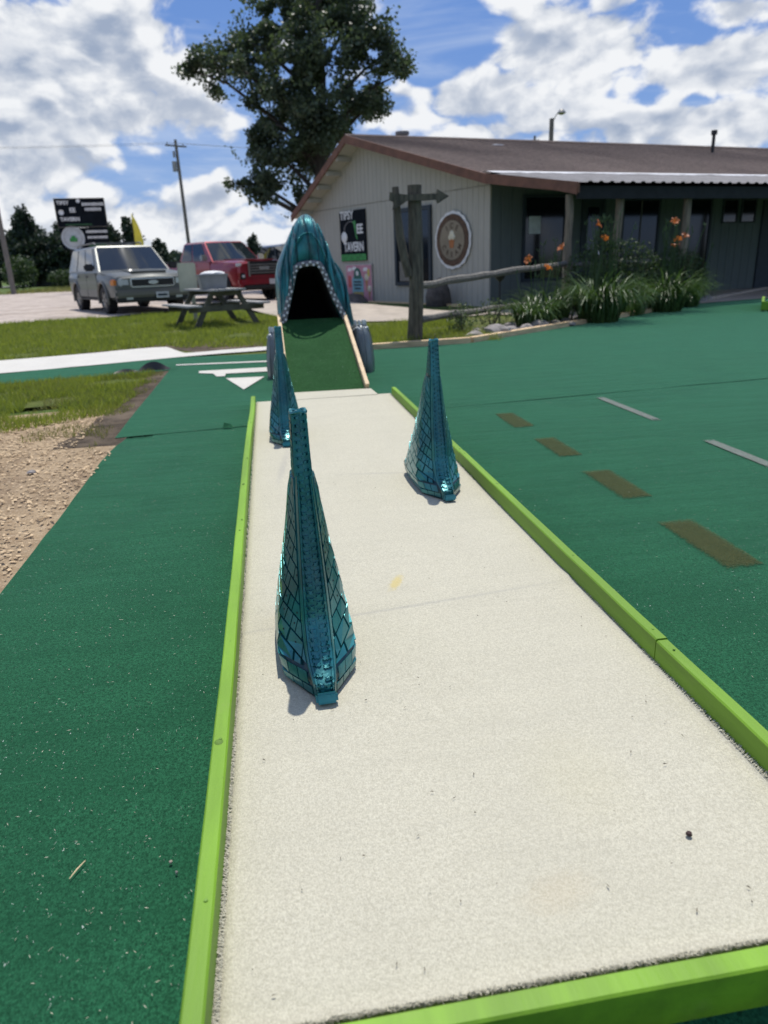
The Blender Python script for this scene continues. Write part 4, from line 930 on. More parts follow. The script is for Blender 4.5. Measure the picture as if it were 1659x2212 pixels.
fn = empty('rail_fence', (2.27, 10.97, G0), 0, 'two weathered log rails running from the cedar post to the porch', 'fence')
def log(pts, r0, name='rail'):
    b = MB(); rr = random.Random(int(pts[0][2] * 100)); P = []; n = 14
    for i in range(n + 1):
        t = i / n * (len(pts) - 1); k = min(len(pts) - 2, int(t)); f_ = t - k; P.append(Vector(pts[k]).lerp(Vector(pts[k + 1]), f_) + Vector((0, 0, rr.uniform(-.012, .012))) - Vector(fn.location))
    b.tube(P, [r0 * rr.uniform(.88, 1.1) for _ in P], 8); o = b.build(name, m_greywood, fn, True); return o
log([(2.25, 10.97, .785), (4.2, 12.95, .90), (6.16, 14.88, .965)], .058); log([(2.25, 10.97, .31), (4.0, 13.0, .27), (5.6, 14.7, .22)], .055)
log([(6.3, 14.95, .93), (7.9, 15.35, .95), (9.3, 15.7, .97)], .055)
b = MB(); b.tube([(4.35, 13.6, -.05), (4.35, 13.6, .70)], .018, 8); b.lathe([(.01, .70), (.09, .78), (.10, .82), (.02, .84), (0, .84)], (4.35, 13.6, 0), 10)
tag(b.build('path_light', m_plast, None, True), 'slim black stake lamp between the two fence rails', 'garden light')
# edging
def timber(p, q, w, h, label, name='edging_timber', mat=m_pine_w):
    p, q = Vector((*p, 0)), Vector((*q, 0)); c = (p + q) / 2; d = q - p; b = MB(); b.box((0, 0, 0), (d.length, w, h), 0, 0, 0, .006); o = b.build(name, mat); o.location = (c.x, c.y, G0 + h / 2 - .005); o.rotation_euler = (0, 0, math.atan2(d.y, d.x)); return tag(o, label, 'timber')
timber((1.25, 10.16), (2.86, 10.34), .12, .085, 'pale edging timber between the tunnel and the cedar post'); timber((2.88, 10.36), (8.36, 14.48), .12, .085, 'long pale edging timber in front of the flower bed and stones')
timber((10.55, 16.5), (14.2, 19.5), .12, .09, 'grey edging strip between porch floor and green carpet at right', 'edging_strip', m_conc)
rs_ = random.Random(21); ORD = 'first second third fourth fifth sixth seventh eighth ninth tenth eleventh twelfth thirteenth fourteenth fifteenth sixteenth seventeenth eighteenth'.split()
for i in range(10):
    t = i / 9.5; x, y = lerp(8.42, 10.6, t), lerp(14.62, 16.58, t)
    boulder('edging_stone', (x, y, gz(x, y) + .035), (rs_.uniform(.13, .19), rs_.uniform(.10, .14), rs_.uniform(.07, .12)), m_rock, 30 + i, ORD[i] + ' grey edging stone from the timber end in the row along the flower bed', 'stone', 'stones edging the flower bed', 2, .75 + rs_.uniform(-.3, .3))
for i, (x, y, s) in enumerate(sorted(((3.05, 10.75, .16), (3.5, 11.05, .22), (3.85, 11.45, .13), (4.15, 11.5, .15), (4.5, 11.85, .18), (4.9, 12.15, .13), (5.25, 12.55, .12), (5.6, 12.75, .11), (6.0, 13.05, .12), (6.35, 13.3, .13), (6.7, 13.55, .11), (7.1, 13.85, .12), (7.5, 14.2, .11), (4.1, 12.2, .12), (4.6, 12.6, .10), (3.3, 11.5, .11), (5.1, 11.98, .1), (3.15, 11.15, .1)))):
    boulder('bed_stone', (x, y, gz(x, y) + .02 + s * .25), (s, s * .75, s * .55), m_rock, 60 + i, ORD[i] + ' rounded bed stone from the cedar post behind the long timber', 'stone', 'stones scattered in the flower bed', 2, rs_.uniform(0, 3))
b = MB(); rr = random.Random(8)
for i in range(1500):
    t = rr.random(); x = lerp(2.5, 8.2, t); y = lerp(10.6, 14.7, t) + rr.uniform(.05, 1.1) * (1 - .3 * t); s = rr.uniform(.015, .04); z = ground_z(x, y) + .02
    b.add([(x - s, y - s * .6, z), (x + s, y - s * .7, z), (x + s * .8, y + s * .7, z), (x - s * .8, y + s * .6, z), (x + rr.uniform(-.3, .3) * s, y, z + s * .9)], [(0, 1, 4), (1, 2, 4), (2, 3, 4), (3, 0, 4)])
tag(b.build('pebbles', m_rock, None, False, rec=False), kind='stuff')
# neighbouring lane corner at the right edge
nl = empty('neighbouring_lane', (9.29, 12.83, G0), R(-36), 'corner of another lime green framed lane at the right edge of the photo', 'golf lane')
for (c, d) in (((1.2, 0, .11), (2.4, .05, .16)), ((.025, .85, .11), (.05, 1.65, .16))): 
    b = MB(); b.box(c, d, 0, 0, 0, .004); b.build('edge_board', m_lime, nl)
b = MB(); b.box((1.3, .9, .09), (2.4, 1.7, .1)); b.build('lane_carpet', m_green, nl)

# ---------------------------------------------------------------- plants
def blade(b, base, az_, L, w, droop, n=5, rise=1.2):
    d = Vector((math.cos(az_), math.sin(az_), 0)); s = Vector((-d.y, d.x, 0)); P = []
    for i in range(n + 1):
        t = i / n; ang = rise - droop * t * t; 
        if i == 0: q = Vector(base)
        else: q = P[-1][0] + (d * math.cos(ang) + Vector((0, 0, math.sin(ang)))) * (L / n)
        P.append((q, w * (1 - t ** 2.2) * (.6 + .4 * min(1, t * 4))))
    V = []; 
    for q, ww in P: V += [q - s * ww, q + Vector((0, 0, -.25 * ww)), q + s * ww]
    b.add(V, [f for i in range(n) for f in ((i * 3, i * 3 + 1, i * 3 + 4, i * 3 + 3), (i * 3 + 1, i * 3 + 2, i * 3 + 5, i * 3 + 4))])
def lily(x, y, n, L, rad, stems, label, seed, flowers):
    r = empty('daylily_clump', (x, y, gz(x, y)), 0, label, 'plant', 'flowering plants in the bed'); rr = random.Random(seed); b = MB()
    for i in range(n):
        a = rr.uniform(0, 6.28); rd = rad * math.sqrt(rr.random()); a2 = a + rr.gauss(0, .6)
        blade(b, (rd * math.cos(a), rd * math.sin(a), 0), a2, L * rr.uniform(.55, 1.1), rr.uniform(.010, .019), rr.uniform(1.4, 3.0), 6, rr.uniform(1.22, 1.54))
    o = b.build('foliage', m_lily, r, True, rec=False); o['kind'] = 'stuff'
    b = MB(); tips = []
    for i in range(stems):
        a = rr.uniform(0, 6.28); rd = rad * .8 * math.sqrt(rr.random()); h = L * rr.uniform(1.0, 1.42); bx, by = rd * math.cos(a), rd * math.sin(a); tx, ty = bx + rr.gauss(0, .13), by + rr.gauss(0, .10)
        pts = [(lerp(bx, tx, t ** 1.5), lerp(by, ty, t ** 1.5), h * t) for t in (0, .4, .75, 1)]; b.tube(pts, [.009, .008, .007, .005], 5); tips.append(Vector(pts[-1]))
        for q in range(3): c = Vector(pts[-1]) + Vector((rr.uniform(-.05, .05), rr.uniform(-.05, .05), rr.uniform(-.03, .07))); b.tube([Vector(pts[-1]) * 1.0, c, c + Vector((rr.uniform(-.02, .02), 0, .05))], [.004, .009, .002], 5)
    b.build('flower_stems', MATS['lily_leaf'], r, True)
    for (fx, fy, fz) in flowers:
        b = MB(); c = Vector((fx, fy, fz)); rot = Matrix.Rotation(rr.uniform(-.9, .9), 3, 'X') @ Matrix.Rotation(rr.uniform(-.9, .9), 3, 'Y')
        for q in range(6):
            a = q * math.pi / 3 + rr.uniform(-.1, .1); pts = [Vector((0, 0, -.05)), Vector((.03 * math.cos(a), .03 * math.sin(a), 0)), Vector((.07 * math.cos(a), .07 * math.sin(a), .025)), Vector((.095 * math.cos(a), .095 * math.sin(a), .008))]; sd = Vector((-math.sin(a), math.cos(a), 0)); V = []
            for p_, w_ in zip(pts, (.006, .022, .026, .003)): V += [c + rot @ (p_ - sd * w_), c + rot @ (p_ + sd * w_)]
            b.add(V, [(k * 2, k * 2 + 1, k * 2 + 3, k * 2 + 2) for k in range(3)])
        b.build('flower', m_orange, r, True, rec=False)
    return r
lily(5.83, 12.45, 460, 1.28, .34, 34, 'tallest leafy daylily clump with two orange flowers near the porch post', 1, [(-.1, .0, 1.66), (-.02, -.1, 1.42), (-.95, .1, .98), (-.72, .1, 1.30)])
lily(7.95, 13.95, 330, 1.22, .32, 24, 'right daylily clump with a cluster of orange flowers near stones', 2, [(.05, 0, 1.72), (.12, -.05, 1.38), (.30, .0, 1.45), (.16, .1, 1.28)])
lily(4.5, 12.25, 260, .80, .26, 5, 'low bushy daylily clump in front of the lower fence rail', 3, [(-.05, .1, 1.12)])
lily(6.9, 13.6, 220, .95, .38, 6, 'dark green flowerless leafy clump between the two tall daylilies', 4, [])
lily(5.15, 13.0, 240, 1.0, .38, 8, 'leafy flowerless clump growing behind the lower rail beside the porch post', 5, [])
lily(8.9, 14.95, 240, .95, .36, 6, 'rightmost leafy clump growing behind the edging stones', 6, [])
def leafy(name, x, y, rx, ry, h, n, size, mat, label, seed, cat='plant', group=None, stem=True):
    rr = np.random.default_rng(seed); r = empty(name, (x, y, gz(x, y)), 0, label, cat, group); 
    P = rr.normal(size=(n, 3)); P /= np.linalg.norm(P, axis=1)[:, None]; P *= (rr.random((n, 1)) ** .4); P = P * [rx, ry, h / 2] + [0, 0, h / 2]
    leaves('foliage', P, size, mat, r, rr)['kind'] = 'stuff'
    if stem:
        b = MB(); q = random.Random(seed)
        for i in range(7): b.tube([(q.uniform(-.1, .1) * rx, q.uniform(-.1, .1) * ry, 0), (q.uniform(-.6, .6) * rx, q.uniform(-.6, .6) * ry, h * .8)], [.008, .004], 5)
        b.build('stems', m_bark, r)
    return r
def leaves(name, P, size, mat, parent, rr, flat=.35, asp=.55):
    n = len(P); d = rr.normal(size=(n, 3)); d /= np.linalg.norm(d, axis=1)[:, None]; e = rr.normal(size=(n, 3)); e[:, 2] *= flat; e -= d * (e * d).sum(1)[:, None]; e /= np.linalg.norm(e, axis=1)[:, None] + 1e-9
    s = size * rr.uniform(.6, 1.3, (n, 1)); a = d * s; c = e * s * asp
    V = np.stack([P - a * .5, P + c * .5, P + a * .5, P - c * .5], 1).reshape(-1, 3).astype(np.float32)
    me = bpy.data.meshes.new(name); me.vertices.add(4 * n); me.vertices.foreach_set('co', V.ravel()); me.loops.add(4 * n); me.loops.foreach_set('vertex_index', np.arange(4 * n, dtype=np.int32)); me.polygons.add(n); me.polygons.foreach_set('loop_start', np.arange(0, 4 * n, 4, dtype=np.int32)); me.polygons.foreach_set('loop_total', np.full(n, 4, dtype=np.int32)); me.materials.append(mat); me.update(calc_edges=True); me.validate()
    o = bpy.data.objects.new(name, me); COL.objects.link(o); o.parent = parent; return o
leafy('low_shrub', 8.9, 15.45, .9, .4, 1.25, 3600, .07, m_bush, 'low dark shrub behind the row of edging stones', 41)
leafy('low_shrub', 7.0, 14.4, 1.1, .4, 1.5, 4200, .07, m_bush, 'dark shrub under the fence rail behind the daylilies', 42)
leafy('garden_weed', 3.05, 11.5, .28, .22, .45, 320, .05, m_weed, 'thin weedy plant beside the cedar post foot', 43)
leafy('garden_weed', 3.75, 12.1, .32, .25, .55, 380, .05, m_weed, 'pale weedy plant under the lower rail above the large flat stone', 44)
leafy('garden_weed', 3.3, 12.4, .3, .25, .5, 340, .05, m_weed, 'bushy weed growing behind the lower fence rail left of the lamp', 45)
wf = leafy('white_flower_plant', 9.75, 16.25, .28, .2, .55, 300, .05, m_weed, 'small plant with white flowers at the right end of the stones', 46)
for (x, y, z) in ((.05, -.05, .58), (.12, -.05, .52), (-.02, -.06, .47), (.0, 0, .66)):
    b = MB(); b.lathe([(0, .02), (.035, .03), (.05, .0)], (x, y, z), 8); b.build('flower', m_white, wf, True)

# ---------------------------------------------------------------- grass, chips
def grass(name, region, n, h, mat, seed, w=.004, zoff=0.):
    rr = np.random.default_rng(seed); (x0, x1, y0, y1), keep = region; X = rr.uniform(x0, x1, n * 3); Y = rr.uniform(y0, y1, n * 3); k = np.array([keep(a, c) for a, c in zip(X, Y)]); X, Y = X[k][:n], Y[k][:n]; n = len(X)
    Z = np.array([ground_z(a, c) for a, c in zip(X, Y)]) + zoff; az_ = rr.uniform(0, 6.28, n); hh = h * rr.uniform(.4, 1.25, n); le = rr.normal(0, .45, (n, 2)) * hh[:, None]
    ww = w * rr.uniform(.7, 1.4, n); V = np.empty((n, 3, 3), np.float32)
    V[:, 0] = np.c_[X - np.cos(az_) * ww, Y - np.sin(az_) * ww, Z]; V[:, 1] = np.c_[X + np.cos(az_) * ww, Y + np.sin(az_) * ww, Z]; V[:, 2] = np.c_[X + le[:, 0], Y + le[:, 1], Z + hh]
    me = bpy.data.meshes.new(name); me.vertices.add(3 * n); me.vertices.foreach_set('co', V.ravel()); me.loops.add(3 * n); me.loops.foreach_set('vertex_index', np.arange(3 * n, dtype=np.int32)); me.polygons.add(n); me.polygons.foreach_set('loop_start', np.arange(0, 3 * n, 3, dtype=np.int32)); me.polygons.foreach_set('loop_total', np.full(n, 3, dtype=np.int32)); me.materials.append(mat); me.update(calc_edges=True)
    o = bpy.data.objects.new(name, me); COL.objects.link(o); o['kind'] = 'stuff'; return o
def arm_lo(x): return interp(x, [-9, -3.12, -1.85, -1.29], [7.9, 8.76, 8.97, 9.2])
def thin(x, y, sc=.9, th=0., s=0.): return noise.noise((x * sc, y * sc, s)) > th
grass('grass', ((-5.2, -1.33, 5.7, 9.15), lambda x, y: y < arm_lo(x) - .02 and x < -1.42 + .14 * noise.noise((y * 2, 0, 0)) and y > 6.15 + .5 * noise.noise((x * 1.1, 3, 0)) and (thin(x, y, 1.6, -.25))), 30000, .07, m_grass, 1, .005)
grass('dry_grass', ((-4.4, -1.25, 4.3, 9.1), lambda x, y: y < arm_lo(x) - .02 and x < -1.3 and thin(x, y, 2.2, .05 if y > 6 else .12) and (y > 5.3 + .6 * noise.noise((x * 1.4, 7, 1)) or thin(x, y, 3, .38))), 10000, .055, m_grassd, 2, .004)
grass('grass', ((-8, 1.2, 10.6, 19.8), lambda x, y: y > interp(x, [-9, -3.9, -3.3, -1.7, -1.27, 1], [10.4, 11.35, 11.6, 12.3, 11.6, 11.4]) and y < interp(x, [-8, -6.4, -4.6, -2.8, -1, .2, 1.2], [18.7, 18.9, 19.4, 21, 20, 17.3, 15.6]) and thin(x, y, .9, -.42)), 56000, .085, m_grass, 3, .008)
grass('grass', ((1.3, 3.4, 10.35, 14.2), lambda x, y: y > 10.45 and thin(x, y, 1.2, -.3)), 9000, .13, m_grass, 4, .006)
grass('grass', ((-17, -4, 50, 76), lambda x, y: True), 9000, .25, m_grassd, 5, .03)
b = MB(); rr = random.Random(17)
for i in range(11000):
    y = rr.uniform(2.3, 6.3); x = rr.uniform(-4.6, -1.08)
    if x > -1.15 or (y > 5.1 and x > -1.45): continue
    l, w_ = rr.uniform(.005, .016), rr.uniform(.003, .008); a = rr.uniform(0, 6.28); z = ground_z(x, y) + .014 + rr.uniform(0, .006); dx, dy = math.cos(a), math.sin(a); t = rr.uniform(-.3, .6) * l
    b.add([(x - dx * l - dy * w_, y - dy * l + dx * w_, z), (x - dx * l * .9 + dy * w_, y - dy * l - dx * w_, z + .003), (x + dx * l + dy * w_ * .7, y + dy * l - dx * w_ * .7, z + max(0, t) + .004), (x + dx * l - dy * w_, y + dy * l + dx * w_, z + max(0, t))], [(0, 1, 2, 3)])
tag(b.build('wood_chips', m_chip, None, False, rec=False), kind='stuff')
for i, (x, y, s) in enumerate(((-1.55, 4.55, .028), (-2.05, 3.75, .03), (-1.75, 3.35, .022), (-1.35, 3.1, .02))):
    boulder('dirt_stone', (x, y, G0 + .01), (s, s * .8, s * .6), m_rock if i != 1 else m_rockd, 90 + i, ['brown pebble lying on the wood chips nearest the grass', 'dark pebble lying on the bare dirt left of the carpet', 'small grey pebble in the middle of the wood chips', 'small grey pebble nearest the front carpet edge'][i], 'pebble', None, 2)
# ---------------------------------------------------------------- picnic table
pt = empty('picnic_table', (-1.14, 16.35, G0 + .01), math.atan2(.91, -.42) - math.pi / 2, 'weathered grey picnic table on the lawn in front of the parked vehicles', 'picnic table')
for i in range(5):
    b = MB(); b.box((lerp(-.30, .30, i / 4), 0, .735), (.135, 1.75, .038), 0, 0, 0, .004); b.build('top_plank', m_tabletop, pt)
for sx in (-1, 1):
    for k in range(2):
        b = MB(); b.box((sx * (.68 + .145 * k), 0, .44), (.135, 1.75, .038), 0, 0, 0, .004); b.build('seat_plank', m_tabletop, pt)
for sy in (-1, 1):
    y = sy * .60
    for sx in (-1, 1):
        b = MB(); b.prism([(sx * .20, .715), (sx * .32, .715), (sx * .74, 0), (sx * .61, 0)], lambda p: (p[0], y - .022, p[1]), lambda p: (p[0], y + .022, p[1])); b.build('leg', m_tablex, pt)
    b = MB(); b.box((0, y + sy * .045, .375), (1.66, .04, .12)); b.build('seat_beam', m_tablex, pt)
    b = MB(); b.box((0, y + sy * .045, .665), (.70, .04, .09)); b.build('top_beam', m_tablex, pt)
    b = MB(); b.tube([(0, y, .40), (0, y - sy * .42, .70)], .028, 4); b.build('brace', m_tablex, pt)
M_ = pt.matrix_basis
tb = empty('storage_tub', M_ @ Vector((-.12, -.28, .757)), R(14), 'grey plastic tub standing on the picnic table', 'tub')
b = MB(); b.prism([(-.25, 0), (.25, 0), (.29, .27), (-.29, .27)], lambda p: (p[0], -.17 - p[1] * .1, p[1]), lambda p: (p[0], .17 + p[1] * .1, p[1])); b.build('tub_body', m_bin, tb)
b = MB(); b.box((0, 0, .275), (.62, .42, .03), 0, 0, 0, .008); b.build('rim', m_bin, tb)
boulder('white_bag', M_ @ Vector((-.10, -.27, 1.05)), (.26, .16, .06), m_bag, 11, 'crumpled white plastic bag lying on top of the grey tub', 'bag')
ps = empty('panel_post', (-1.76, 17.35, .0), R(10), 'pale yellow rectangular panel on a post behind the picnic table', 'sign')
b = MB(); b.box((0, 0, .98), (.40, .05, .62), 0, 0, 0, .02); b.build('panel', m_panel, ps)
b = MB(); b.box((.08, .045, .45), (.09, .04, 1.0)); b.build('post', m_panel, ps)

# ---------------------------------------------------------------- vehicles
def apply_bool(o, cutters):
    for c in cutters:
        md = o.modifiers.new('b', 'BOOLEAN'); md.object = c; md.operation = 'DIFFERENCE'; md.solver = 'EXACT'
    me = bpy.data.meshes.new_from_object(o.evaluated_get(bpy.context.evaluated_depsgraph_get())); old = o.data; o.modifiers.clear(); o.data = me
    for c in cutters: bpy.data.objects.remove(c)
def wheel(root, x, y, r0, w=.24):
    sd = 1 if y > 0 else -1; h = empty('wheel', (x, y, r0)); h.parent = root
    b = MB(); b.lathe([(r0 * .62, -w / 2), (r0 * .92, -w / 2), (r0, -w / 2 + .03), (r0, w / 2 - .03), (r0 * .92, w / 2), (r0 * .62, w / 2)], (0, 0, 0), 28, 'Y'); b.build('tyre', m_rubber, h, True)
    b = MB(); b.lathe([(r0 * .63, -w / 2 + .01), (r0 * .60, sd * w * .32), (r0 * .5, sd * w * .30), (0, sd * w * .36)], (0, 0, 0), 28, 'Y')
    for q in range(6): a = q * math.pi / 3; b.box((r0 * .36 * math.cos(a), sd * w * .40, r0 * .36 * math.sin(a)), (r0 * .42, .03, .06), 0, 0, -a)
    b.build('rim', m_rim, h)
def vehicle(name, label, cat, loc, head, p):
    r = empty(name, loc, head, label, cat, p.get('group'))
    paint, lowp = p['paint'], p.get('low', p['paint'])
    V = []; F = []
    for (x, w, zb, zt) in p['st']:
        zm = zb + (zt - zb) * .55
        half = [(0, zb), (w - .10, zb), (w - .02, zb + .08), (w, zm), (w - .005, zt - .14), (w - .045, zt - .045), (w - .14, zt), (0, zt + .025)]
        ring = half + [(-a, c) for a, c in half[-2:0:-1]]; V += [(x, a, c) for a, c in ring]
    n = len(ring)
    for i in range(len(p['st']) - 1):
        for k in range(n): F.append((i * n + k, i * n + (k + 1) % n, (i + 1) * n + (k + 1) % n, (i + 1) * n + k))
    F += [tuple(range(n)), tuple((len(p['st']) - 1) * n + k for k in range(n))]
    body = fix(mesh_obj('body', V, F, paint, r, True, 24))
    cut = []
    for x in p['ax']:
        b = MB(); b.lathe([(0, -2), (p['wr'] * 1.2, -2), (p['wr'] * 1.2, 2), (0, 2)], (x, 0, p['wr'] + .02), 28, 'Y'); c = b.build('cut', paint); c.parent = r; cut.append(c)
    if p.get('bed'):
        b = MB(); x0, x1 = p['bed']; b.box(((x0 + x1) / 2, 0, 1.25), (x1 - x0, 1.6, .8)); c = b.build('cut', paint); c.parent = r; cut.append(c)
    bpy.context.view_layer.update(); apply_bool(body, cut)
    b = MB(); b.box((0, 0, .52), (4.6, 1.35, .35)); b.build('underbody', m_plast, r)
    for x in p['ax']:
        for sy in (-1, 1):
            wheel(r, x, sy * p['tr'], p['wr'])
            b = MB(); pts = [(x + p['wr'] * 1.22 * math.cos(a), sy * (p['hw'] + .002), p['wr'] + .02 + p['wr'] * 1.22 * math.sin(a)) for a in np.linspace(-.25, math.pi + .25, 18)]; b.tube(pts, .035, 6); b.build('arch_trim', lowp, r, True)
    # cab
    (bx1, bx0), (rx1, rx0), zb, zr, hb, hr = p['cab']
    def side(u, t, sd, off=0.):
        x = lerp(lerp(bx0, bx1, u), lerp(rx0, rx1, u), t); y = lerp(hb, hr, t) + off; return (x, sd * y, lerp(zb, zr, t) + off * .3)
    V = []; F = []
    lev = [(0, 0), (.5, .012), (.92, .004)]
    prof = [(0., 0), (.9, 0), (1.0, .06)]
    for t, ins in prof:
        for (u, sd) in ((0, -1), (.5, -1), (1, -1), (1, 0), (1, 1), (.5, 1), (0, 1), (0, 0)):
            x, y, z = side(u, t, sd if sd else 1); y = y - (np.sign(y) * ins) if sd else 0
            if sd == 0: x += (.10 if u == 1 else -.05)
            V.append((x * (1 - ins * .2), y, z))
    for i in range(2):
        for k in range(8): F.append((i * 8 + k, i * 8 + (k + 1) % 8, (i + 1) * 8 + (k + 1) % 8, (i + 1) * 8 + k))
    V.append(((rx0 + rx1) / 2, 0, zr + .035)); F += [(16 + k, 16 + (k + 1) % 8, 24) for k in range(8)]
    fix(mesh_obj('cab', V, F, paint, r, True, 30))
    def pane(name, u0, u1, t0, t1, sd, mat=m_cglass, off=.010):
        P = [side(u0, t0, sd, off), side(u1, t0, sd, off), side(u1, t1, sd, off), side(u0, t1, sd, off)]; Q = [(a, c - sd * .016, e) for a, c, e in P]
        b = MB(); b.add(P + Q, [(0, 1, 2, 3), (7, 6, 5, 4), (0, 4, 5, 1), (1, 5, 6, 2), (2, 6, 7, 3), (3, 7, 4, 0)]); return b.build(name, mat, r)
    for sd in (-1, 1):
        for (u0, u1) in p['win']: pane('side_window', u0, u1, .05, .91, sd)
    def front(u, v, off, rear=False):
        x = lerp(bx0 if rear else bx1, rx0 if rear else rx1, v); y = lerp(-1, 1, u) * lerp(hb, hr, v); bow = (.16 if not rear else -.05) * (1 - abs(lerp(-1, 1, u))); return (x + bow + (off if not rear else -off), y, lerp(zb, zr, v) + off * .5)
    for rear in (False, True):
        b = MB(); V = []; 
        for v in (.03, .93):
            for u in (.025, .26, .5, .74, .975): V.append(front(u, v, .012, rear))
        b.add(V, [(i, i + 1, i + 6, i + 5) for i in range(4)]); b.build('rear_window' if rear else 'windscreen', m_cglass, r, True, rec=False)
    # doors: thin skins with gaps between, handle on each
    for sd in (-1, 1):
        for (x0, x1) in p['doors']:
            w = p['hw']; z0, z1 = p['dz']; P = [(x0, z0), (x1, z0), (x1, z1), (x0, z1)]
            b = MB(); b.prism(P, lambda q: (q[0], sd * (w - .03), q[1]), lambda q: (q[0], sd * (w + .006), q[1])); d = b.build('door', paint, r)
            b = MB(); b.box((x0 + .12, sd * (w + .022), z1 - .10), (.16, .028, .035), 0, 0, 0, .008); b.build('door_handle', p.get('handle', lowp), d)
            if lowp is not paint:
                b = MB(); b.box(((x0 + x1) / 2, sd * (w + .006), z0 + .10), (x1 - x0 - .02, .03, .2), 0, 0, 0, .006); b.build('cladding', lowp, d)
        b = MB(); b.box((bx1 - .22, sd * (hb + .17), zb + .13), (.11, .26, .19), 0, 0, 0, .04); b.build('wing_mirror', p.get('mirror', paint), r)
        b = MB(); b.box((0, sd * (p['hw'] - .06), .40), (2.2, .14, .06), 0, 0, 0, .01); b.build('running_board', m_plast, r)
    p['front'](r)
    return r
def bx(name, c, d, mat, r, bev=.01, rz=0):
    b = MB(); b.box(c, d, rz, 0, 0, bev); return b.build(name, mat, r, True)
def suv_front(r):
    bx('bumper', (2.56, 0, .56), (.22, 1.92, .20), m_car_b, r, .05); bx('bumper', (2.52, 0, .41), (.2, 1.84, .16), m_plast, r, .03)
    g_ = bx('grille', (2.585, 0, .84), (.05, 1.12, .25), m_chrome, r, .03)
    bx('grille_mesh', (2.60, 0, .84), (.04, 1.04, .18), m_plast, g_, .01)
    for z in (.80, .84, .88): bx('grille_bar', (2.618, 0, z), (.012, 1.0, .012), m_plast, g_, .002)
    b = MB(); b.lathe([(0, .03), (.075, .03), (.08, 0)], (0, 0, 0), 16, 'X'); o = b.build('badge', m_chrome, g_); o.location = (2.62, 0, .84); o.scale = (1, 1.7, .7)
    for s in (-1, 1):
        bx('headlight', (2.53, s * .71, .86), (.14, .28, .20), m_lamp, r, .03, s * -.18); bx('turn_signal', (2.44, s * .905, .85), (.22, .12, .18), m_amber, r, .03, s * -.3)
        bx('fog_light', (2.60, s * .62, .44), (.05, .2, .1), m_lamp, r, .02)
    pl = bx('number_plate', (2.685, .18, .50), (.012, .32, .16), m_plate, r, .002); bx('plate_print', (2.693, .18, .50), (.004, .24, .06), m_frame_d, pl, .001)
    for s in (-1, 1):
        b = MB(); b.tube([(-2.2, s * .62, 1.90), (-2.1, s * .62, 1.96), (-.2, s * .62, 1.98), (-.05, s * .62, 1.92)], .022, 8); b.build('roof_rail', m_car_b, r, True)
    for x in (-.5, -1.6): bx('roof_bar', (x, 0, 1.985), (.06, 1.3, .035), m_car_b, r, .01)
    b = MB(); b.box((1.8, 0, 1.145), (1.2, .9, .05), 0, 0, .05, .02); b.build('hood_bulge', m_car_s, r, True)
    for s in (-1, 1): b = MB(); b.tube([(1.18, s * .15, 1.2), (.98, s * .62, 1.27)], .012, 5); b.build('wiper', m_plast, r)
SUVP = dict(paint=m_car_s, low=m_car_b, wr=.385, ax=(1.51, -1.51), tr=.86, hw=.985, mirror=m_plast, handle=m_plast,
    st=[(2.58, .84, .46, .96), (2.52, .92, .40, 1.02), (2.36, .965, .40, 1.08), (1.7, .985, .40, 1.14), (1.1, .985, .40, 1.19), (-2.3, .985, .42, 1.18), (-2.54, .95, .44, 1.15), (-2.60, .88, .50, 1.05)],
    cab=((1.18, -2.52), (.38, -2.28), 1.15, 1.87, .93, .75), win=((.03, .30), (.335, .60), (.63, .90)), doors=((-.05, 1.02), (-1.12, -.08)), dz=(.46, 1.13), front=suv_front)
suv = vehicle('suv', 'older silver grey SUV with roof rack parked on the gravel at left', 'car', (-4.15, 23.0, .065), -1.135, SUVP)
suv.scale = (1.06, 1.06, .96)
def truck_front(r):
    g_ = bx('grille', (2.70, 0, 1.02), (.06, 1.16, .42), m_plast, r, .03)
    for z in (.88, .96, 1.04, 1.12): bx('grille_bar', (2.735, 0, z), (.02, 1.02, .03), m_rim, g_, .006)
    for y in (-.56, .56): bx('grille_surround', (2.735, y, 1.0), (.03, .07, .46), m_rim, g_, .01)
    bx('badge', (2.75, 0, 1.02), (.012, .36, .09), m_chrome, g_, .004)
    bx('bumper', (2.68, 0, .62), (.16, 1.9, .24), m_car_r, r, .05); bx('skid_plate', (2.66, 0, .46), (.18, 1.5, .12), m_plast, r, .03)
    for s in (-1, 1):
        bx('headlight', (2.62, s * .80, 1.13), (.14, .30, .10), m_lamp, r, .02, s * -.25); bx('fog_light', (2.72, s * .80, .78), (.06, .2, .2), m_plast, r, .03); bx('fog_lens', (2.755, s * .80, .79), (.02, .1, .08), m_lamp, r, .01)
    pl = bx('number_plate', (2.775, .30, .60), (.012, .32, .16), m_plate, r, .002)
    b = MB(); b.box((1.9, 0, 1.285), (1.3, 1.1, .04), 0, 0, .03, .015); b.build('hood_bulge', m_car_r, r, True)
    bx('bed_rail', (-1.85, -.90, 1.30), (1.7, .10, .05), m_plast, r, .01); bx('bed_rail', (-1.85, .90, 1.30), (1.7, .10, .05), m_plast, r, .01)
    b = MB(); b.tube([(-1.02, -.6, 1.3), (-1.02, -.6, 1.42), (-1.02, .6, 1.42), (-1.02, .6, 1.3)], .025, 6); b.build('headboard', m_plast, r)
